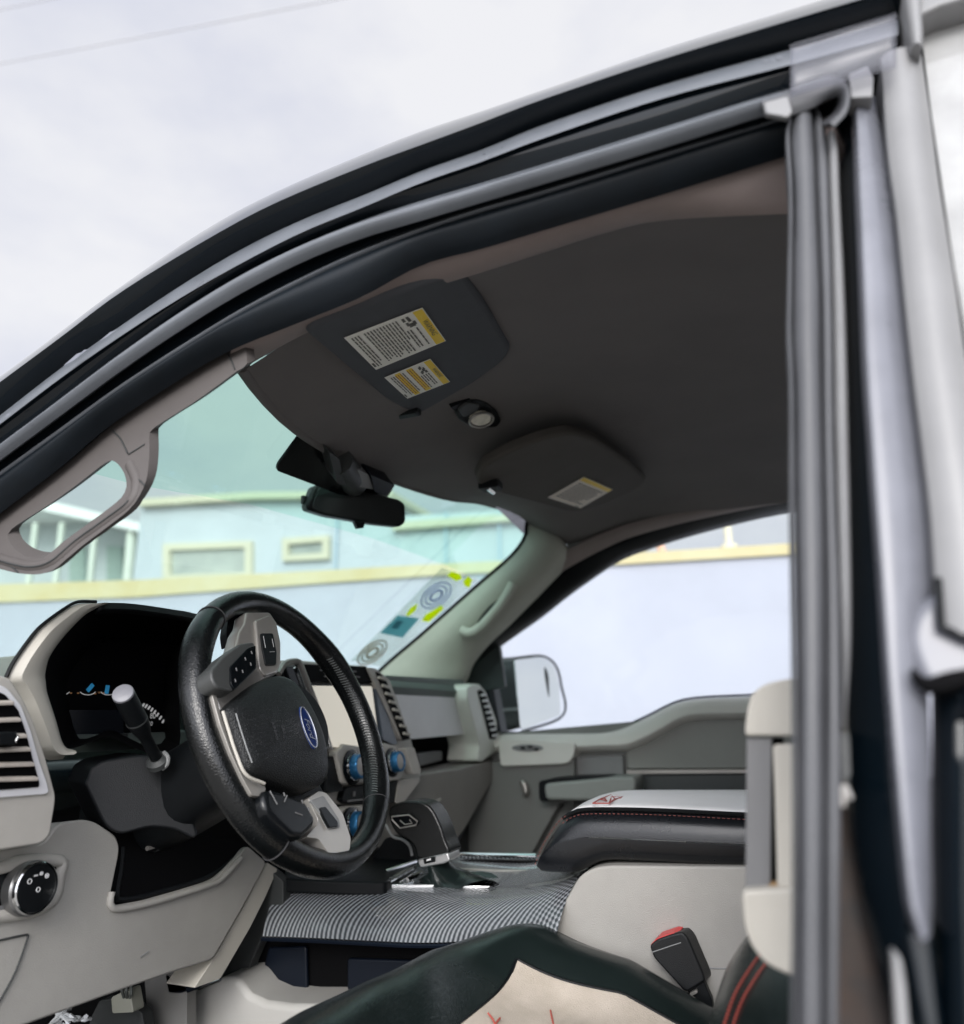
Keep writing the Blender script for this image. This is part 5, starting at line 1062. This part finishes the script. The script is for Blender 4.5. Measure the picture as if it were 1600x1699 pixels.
# ---------------- driver seat
DS = empty('driver_seat', (.4, -.42, .6), T)
def xf(y): return .060+.17*max(0, y+.5)+.5*max(0, y+.28)
def xs(y): return .252+.10*(y+.268)
def sz(x, y):
    far_b = math.exp(-((y+.215)/.060)**2); near_b = math.exp(-((y+.665)/.060)**2)
    z = .935-.06*max(0, x-.22)-.35*max(0, x-.38)+.060*(1-.5*far_b)*math.exp(-((x-xf(y)-.075)/.085)**2)
    z += far_b*(.062-.030*math.exp(-((x-.15)/.10)**2)-.03*max(0, x-.24))+near_b*.05*min(1, max(0, (x-.24)/.12))
    e = xf(y)+.035
    if x < e: z -= (e-x)**2*7.5
    if y > -.19: z -= (y+.19)**2*70
    if y < -.69: z -= (y+.69)**2*70
    return z
rows = []
for i in range(46):
    r = []
    for j in range(40):
        y = lin(-.745, -.135, j/39); x = lin(xf(y)-.065, .62, (i/45)**1.3); r.append(V((x, y, sz(x, y)+.0012*math.sin(x*75+4*math.sin(y*16))*math.exp(-((x-.22)/.10)**2))))
    rows.append(r)
rows = [[p+V((-.004, 0, -.10)) for p in rows[0]]]+rows
b = B(); b.grid(rows); b.build('cushion', LEATHER2, DS, ang=80)
rows = []
for i in range(40):
    r = []
    for j in range(28):
        t = j/27; y = lin(-.62, -.268, t); x = lin(xs(y), .62, i/39); y += .03*(x-.25)*t; e = min(t, 1-t, i/39*1.2); r.append(V((x, y, sz(x, y)+.006+.008*min(1, e*6)+.0022*min(1, e*5)*math.sin(y*52+3*math.sin(x*31))*math.sin(x*38+2*math.sin(y*23)))))
    rows.append(r)
b = B(); b.grid(rows); b.build('seat_insert', CREAM, DS, ang=80)
# red embroidery sprays on the insert
b = B()
rr = random.Random(3)
def on(x, y): return V((x, y, sz(x, y)+.0135))
def ins(px, py):
    p = U(px, py, z=.945)
    for _ in range(12): p = U(px, py, z=sz(p.x, p.y)+.0135)
    return p
for pts in ([(858, 1652), (880, 1660), (905, 1664), (914, 1672)], [(912, 1668), (914, 1680), (918, 1699), (922, 1720)], [(810, 1682), (818, 1692), (824, 1706)], [(905, 1662), (918, 1660), (920, 1668), (908, 1672), (905, 1662)], [(830, 1690), (822, 1700)]):
    b.tube([ins(*p)+V((0, 0, .0006)) for p in pts], .0011, 5)
b.build('insert_embroidery', RED, DS)
# piping seam between bolster and insert, red stitch on the outer bolster
b = B(); q1 = [(lin(.252, .62, k/30), -.266+.03*(lin(.252, .62, k/30)-.25)) for k in range(31)]; q2 = [(xs(y)-.002, y) for y in [lin(-.62, -.267, k/20) for k in range(21)]]
b.tube([V((x, y, sz(x, y)+.0035)) for x, y in q2+q1], .0028, 6); b.build('insert_piping', BLACK, DS)
b = B()
for k in range(70):
    x0, x1 = lin(.28, .60, k/70), lin(.28, .60, (k+.55)/70); b.tube([V((x0, -.178, sz(x0, -.178)+.0016)), V((x1, -.178, sz(x1, -.178)+.0016))], .0010, 5)
b.build('bolster_stitching', RED, DS)
# seat base and backrest
b = B(); b.box((.33, -.44, .76), (.27, .27, .10)); b.build('seat_base', BLACK, DS, bevel=.02)
sbk = [(1170, 1740), (1178, 1690), (1190, 1650), (1204, 1610), (1222, 1578), (1245, 1545), (1280, 1500), (1330, 1450), (1420, 1380), (1420, 1740)]
e1 = cr([U(*p, y=-.46) for p in sbk[:9]], 30)
rows = []
for p in e1: rows.append([p+V((.10, .20, .0)), p+V((.03, .10, 0)), p+V((.008, .04, .0)), p, p+V((.006, -.04, -.002)), p+V((.022, -.08, -.004)), p+V((.05, -.12, -.01)), p+V((.10, -.15, -.01)), p+V((.2, -.16, -.01))])
rows2 = [cr(r, 24) for r in rows]
b = B(); b.grid(rows2); b.build('backrest', LEATHER2, DS, ang=80)
fine = [cr(r, 100) for r in rows2]
def near_j(px, py):
    d = ray(px, py).normalized(); best = None
    for r in fine:
        for q, c in enumerate(r):
            v = c-CAMP; e = (v-d*v.dot(d)).length+.15*v.dot(d)
            if best is None or e < best[0]: best = (e, q)
    return best[1]
b = B()
for px_ in (1218, 1241):
    q = near_j(px_, 1640); line = cr([r[q]+(CAMP-r[q]).normalized()*.0018 for r in fine], 150)
    for k in range(0, 148, 2): b.tube([line[k], line[k+1]], .0010, 5)
b.build('backrest_stitching', RED, DS)

# ---------------- seat belt buckle
SB = empty('seat_belt_buckle', U(1130, 1600, y=-.185), T)
YB = -.190
bk = [(1077, 1569), (1090, 1558), (1116, 1549), (1132, 1546), (1142, 1557), (1168, 1618), (1170, 1628), (1142, 1646), (1134, 1644), (1085, 1590)]
b = B(); b.prism(rnd([U(*p, y=YB) for p in bk], .004), (.006, .028, 0)); b.build('buckle_body', mat('buckle_plastic', (.007, .008, .009), .38, spec=.35, grain=.4, gscale=900), SB, bevel=.003)
b = B(); b.prism(rnd([U(*p, y=YB+.002) for p in ((1079, 1568), (1090, 1557), (1116, 1548), (1126, 1549), (1120, 1556), (1083, 1573))], .002), (.004, .022, .003)); b.build('red_button', REDB, SB, bevel=.001)
b = B(); b.tube(cr([U(*p, y=YB+.006) for p in ((1131, 1548), (1142, 1566), (1156, 1594), (1166, 1622))], 16), .0028, 8); b.build('slot_edge', DKGREY, SB)
b = B(); b.tube([U(*p, y=YB-.0005) for p in ((1082, 1580), (1130, 1564))], .0007, 5); b.build('body_seam', MIDGREY, SB)
b = B(); b.prism(rnd([U(*p, y=YB+.006) for p in ((1140, 1642), (1168, 1628), (1182, 1660), (1186, 1700), (1160, 1700), (1150, 1670))], .003), (0, .014, 0)); b.build('stalk', BLACK, SB, bevel=.003)
b = B(); b.prism(rnd([U(*p, y=YB+.001) for p in ((1144, 1648), (1156, 1642), (1158, 1647), (1147, 1653))], .001), (0, .006, 0)); b.build('stalk_clip', SATIN, SB)

# ---------------- inner trim of the near pillar with the belt slot
BT = empty('belt_pillar_trim', U(1275, 1375, y=-.66), T)
def BP(pts, y, dep, name, m, bev, r): b = B(); b.prism(rnd([U(*p, y=y) for p in pts], r, 5), (0, dep, 0)); return b.build(name, m, BT, bevel=bev, seg=4)
BP([(1236, 1215), (1239, 1180), (1247, 1152), (1266, 1136), (1300, 1127), (1380, 1120), (1380, 1221), (1240, 1221)], -.66, .03, 'upper_trim', BEIGE2, .008, .012)
BP([(1239, 1224), (1281, 1224), (1279, 1472), (1237, 1474)], -.655, .02, 'slot_plate', mat('slot_plate_grey', (.16, .16, .162), .45, grain=.3, gscale=900), .002, .002)
BP([(1262, 1224), (1300, 1224), (1300, 1475), (1262, 1475)], -.640, .01, 'slot', DEEP, .001, .001)
BP([(1282, 1236), (1380, 1232), (1380, 1474), (1290, 1474), (1285, 1300)], -.662, .02, 'rear_trim', BEIGE2, .004, .003)
BP([(1231, 1490), (1234, 1478), (1380, 1470), (1380, 1640), (1310, 1620), (1270, 1601), (1247, 1572), (1235, 1540)], -.668, .04, 'lower_trim', BEIGE2, .010, .010)
BP([(1277, 1466), (1300, 1466), (1300, 1474), (1277, 1474)], -.658, .01, 'slot_stain', mat('rust_stain', (.32, .20, .09), .8, var=.3, vscale=200), .001, .001)

# ---------------- foot well
FW = empty('footwell', (-.4, -.45, .55), T)
def FP_(pts, y, dep, name, m, bev=.003, r=.004): b = B(); b.prism(rnd([U(*p, y=y) for p in pts], r), (0, dep, 0)); return b.build(name, m, FW, bevel=bev)
FP_([(240, 1625), (270, 1600), (310, 1560), (310, 1720), (246, 1720)], -.27, .02, 'kick_panel', mat('kick_panel_plastic', (.20, .195, .185), .55, grain=.4, gscale=900))
FP_([(272, 1615), (346, 1580), (350, 1596), (332, 1640), (300, 1652), (278, 1650)], -.27, .02, 'module_box', NAVYBIN)
FP_([(184, 1655), (215, 1640), (222, 1680), (186, 1682)], -.34, .02, 'connector', mat('pale_connector', (.36, .36, .30), .5))
b = B()
for k in range(3): b.tube(cr([U(200+k*9, 1625, y=-.345), U(202+k*8, 1640+k*4, y=-.35), U(206+k*5, 1655, y=-.342)], 10), .0022, 6)
b.build('wire', mat('wire_sheath', (.10, .11, .10), .5), FW)
FP_([(150, 1690), (165, 1660), (200, 1655), (235, 1680), (246, 1740), (140, 1740)], -.31, .02, 'brake_bracket', DKGREY)
b = B(); rr = random.Random(5)
for k in range(9):
    x, y = 85+rr.random()*60, 1668+rr.random()*30; pts = [U(x+rr.uniform(-14, 14)*j*.5, y+rr.uniform(-8, 8)*j*.5, y=-.40+rr.uniform(-.01, .01)) for j in range(5)]; b.tube(cr(pts, 14), [.0012+.0018*abs(math.sin(i*1.3+k)) for i in range(14)], 5)
b.build('plastic_wrap', mat('crumpled_wrap', (.55, .57, .58), .12, coat=.4), FW)

# ---------------- shell that closes the cabin
b = B(); b.box((.45, 0, .50), (1.45, .84, .02)); b.build('floor_pan', CARPET, T)
b = B(); b.box((-.95, 0, .85), (.02, .84, .36)); b.build('firewall', CARPET, T)
b = B(); b.box((1.9, 0, 1.15), (.02, .80, .66)); b.build('rear_wall', mat('rear_cab_trim', (.30, .29, .27), .6, grain=.4, gscale=900), T, bevel=.01)
b = B()
for s in (1,): b.box((.5, .87, .80), (1.45, .025, .33))
b.build('far_body_side', PAINT, T, bevel=.01)
b = B(); b.box((1.33, -.80, .86), (.46, .03, .40)); b.build('lower_skin', PAINT, RD, bevel=.02)
b = B(); b.box((-1.30, -.82, .88), (.72, .12, .34)); b.build('front_wing', PAINT, T, bevel=.06)
b = B(); b.box((-1.30, .85, .88), (.72, .12, .34)); b.build('front_wing', PAINT, T, bevel=.06)
b = B(); b.box((-1.46, .02, 1.16), (.58, .75, .035)); b.build('bonnet', PAINT, T, bevel=.03)
b = B(); b.prism([(-.80, -.70, 1.10), (-.22, -.66, 1.10), (-.24, -.64, 1.20), (-.40, -.64, 1.24), (-.80, -.68, 1.22)], (0, .02, 0)); b.build('dash_end_cap', BLACK, DB, bevel=.004)
b = B(); b.box((.10, -.80, .56), (.75, .06, .08)); b.build('door_sill', PAINT, T, bevel=.02)
ys = [lin(-.64, .72, j/16) for j in range(17)]; rows = []
for i in range(20):
    x = lin(.0, 1.92, i/19); r = []
    for y in ys: r.append(V((x-.02, y, 1.848+.045*math.sin(math.pi*(y+.64)/1.36)+.02*math.sin(math.pi*min(1, max(0, x)/1.9))-.10*(1-min(1, x/.35))**2)))
    rows.append(r)
b = B(); b.grid(rows); rp_ = b.build('roof_skin', PAINT, T); rp_.modifiers.new('solid', 'SOLIDIFY').thickness = .003
b = B(); b.box((1.45, -.02, .90), (.30, .62, .14)); b.box((1.72, -.02, 1.25), (.08, .62, .32), ((.97, 0, -.2), (0, 1, 0), (.2, 0, .97))); b.build('rear_bench', LEATHER2, T, bevel=.06, seg=4)
b = B(); b.prism([(1.0, .83, 1.16), (1.9, .83, 1.16), (1.9, .78, 1.40), (1.0, .78, 1.32)], (0, .04, 0)); b.prism([(.98, .80, 1.3), (1.12, .80, 1.3), (1.10, .70, 1.84), (.96, .70, 1.84)], (0, .04, 0)); b.build('far_rear_side', PAINT, T)
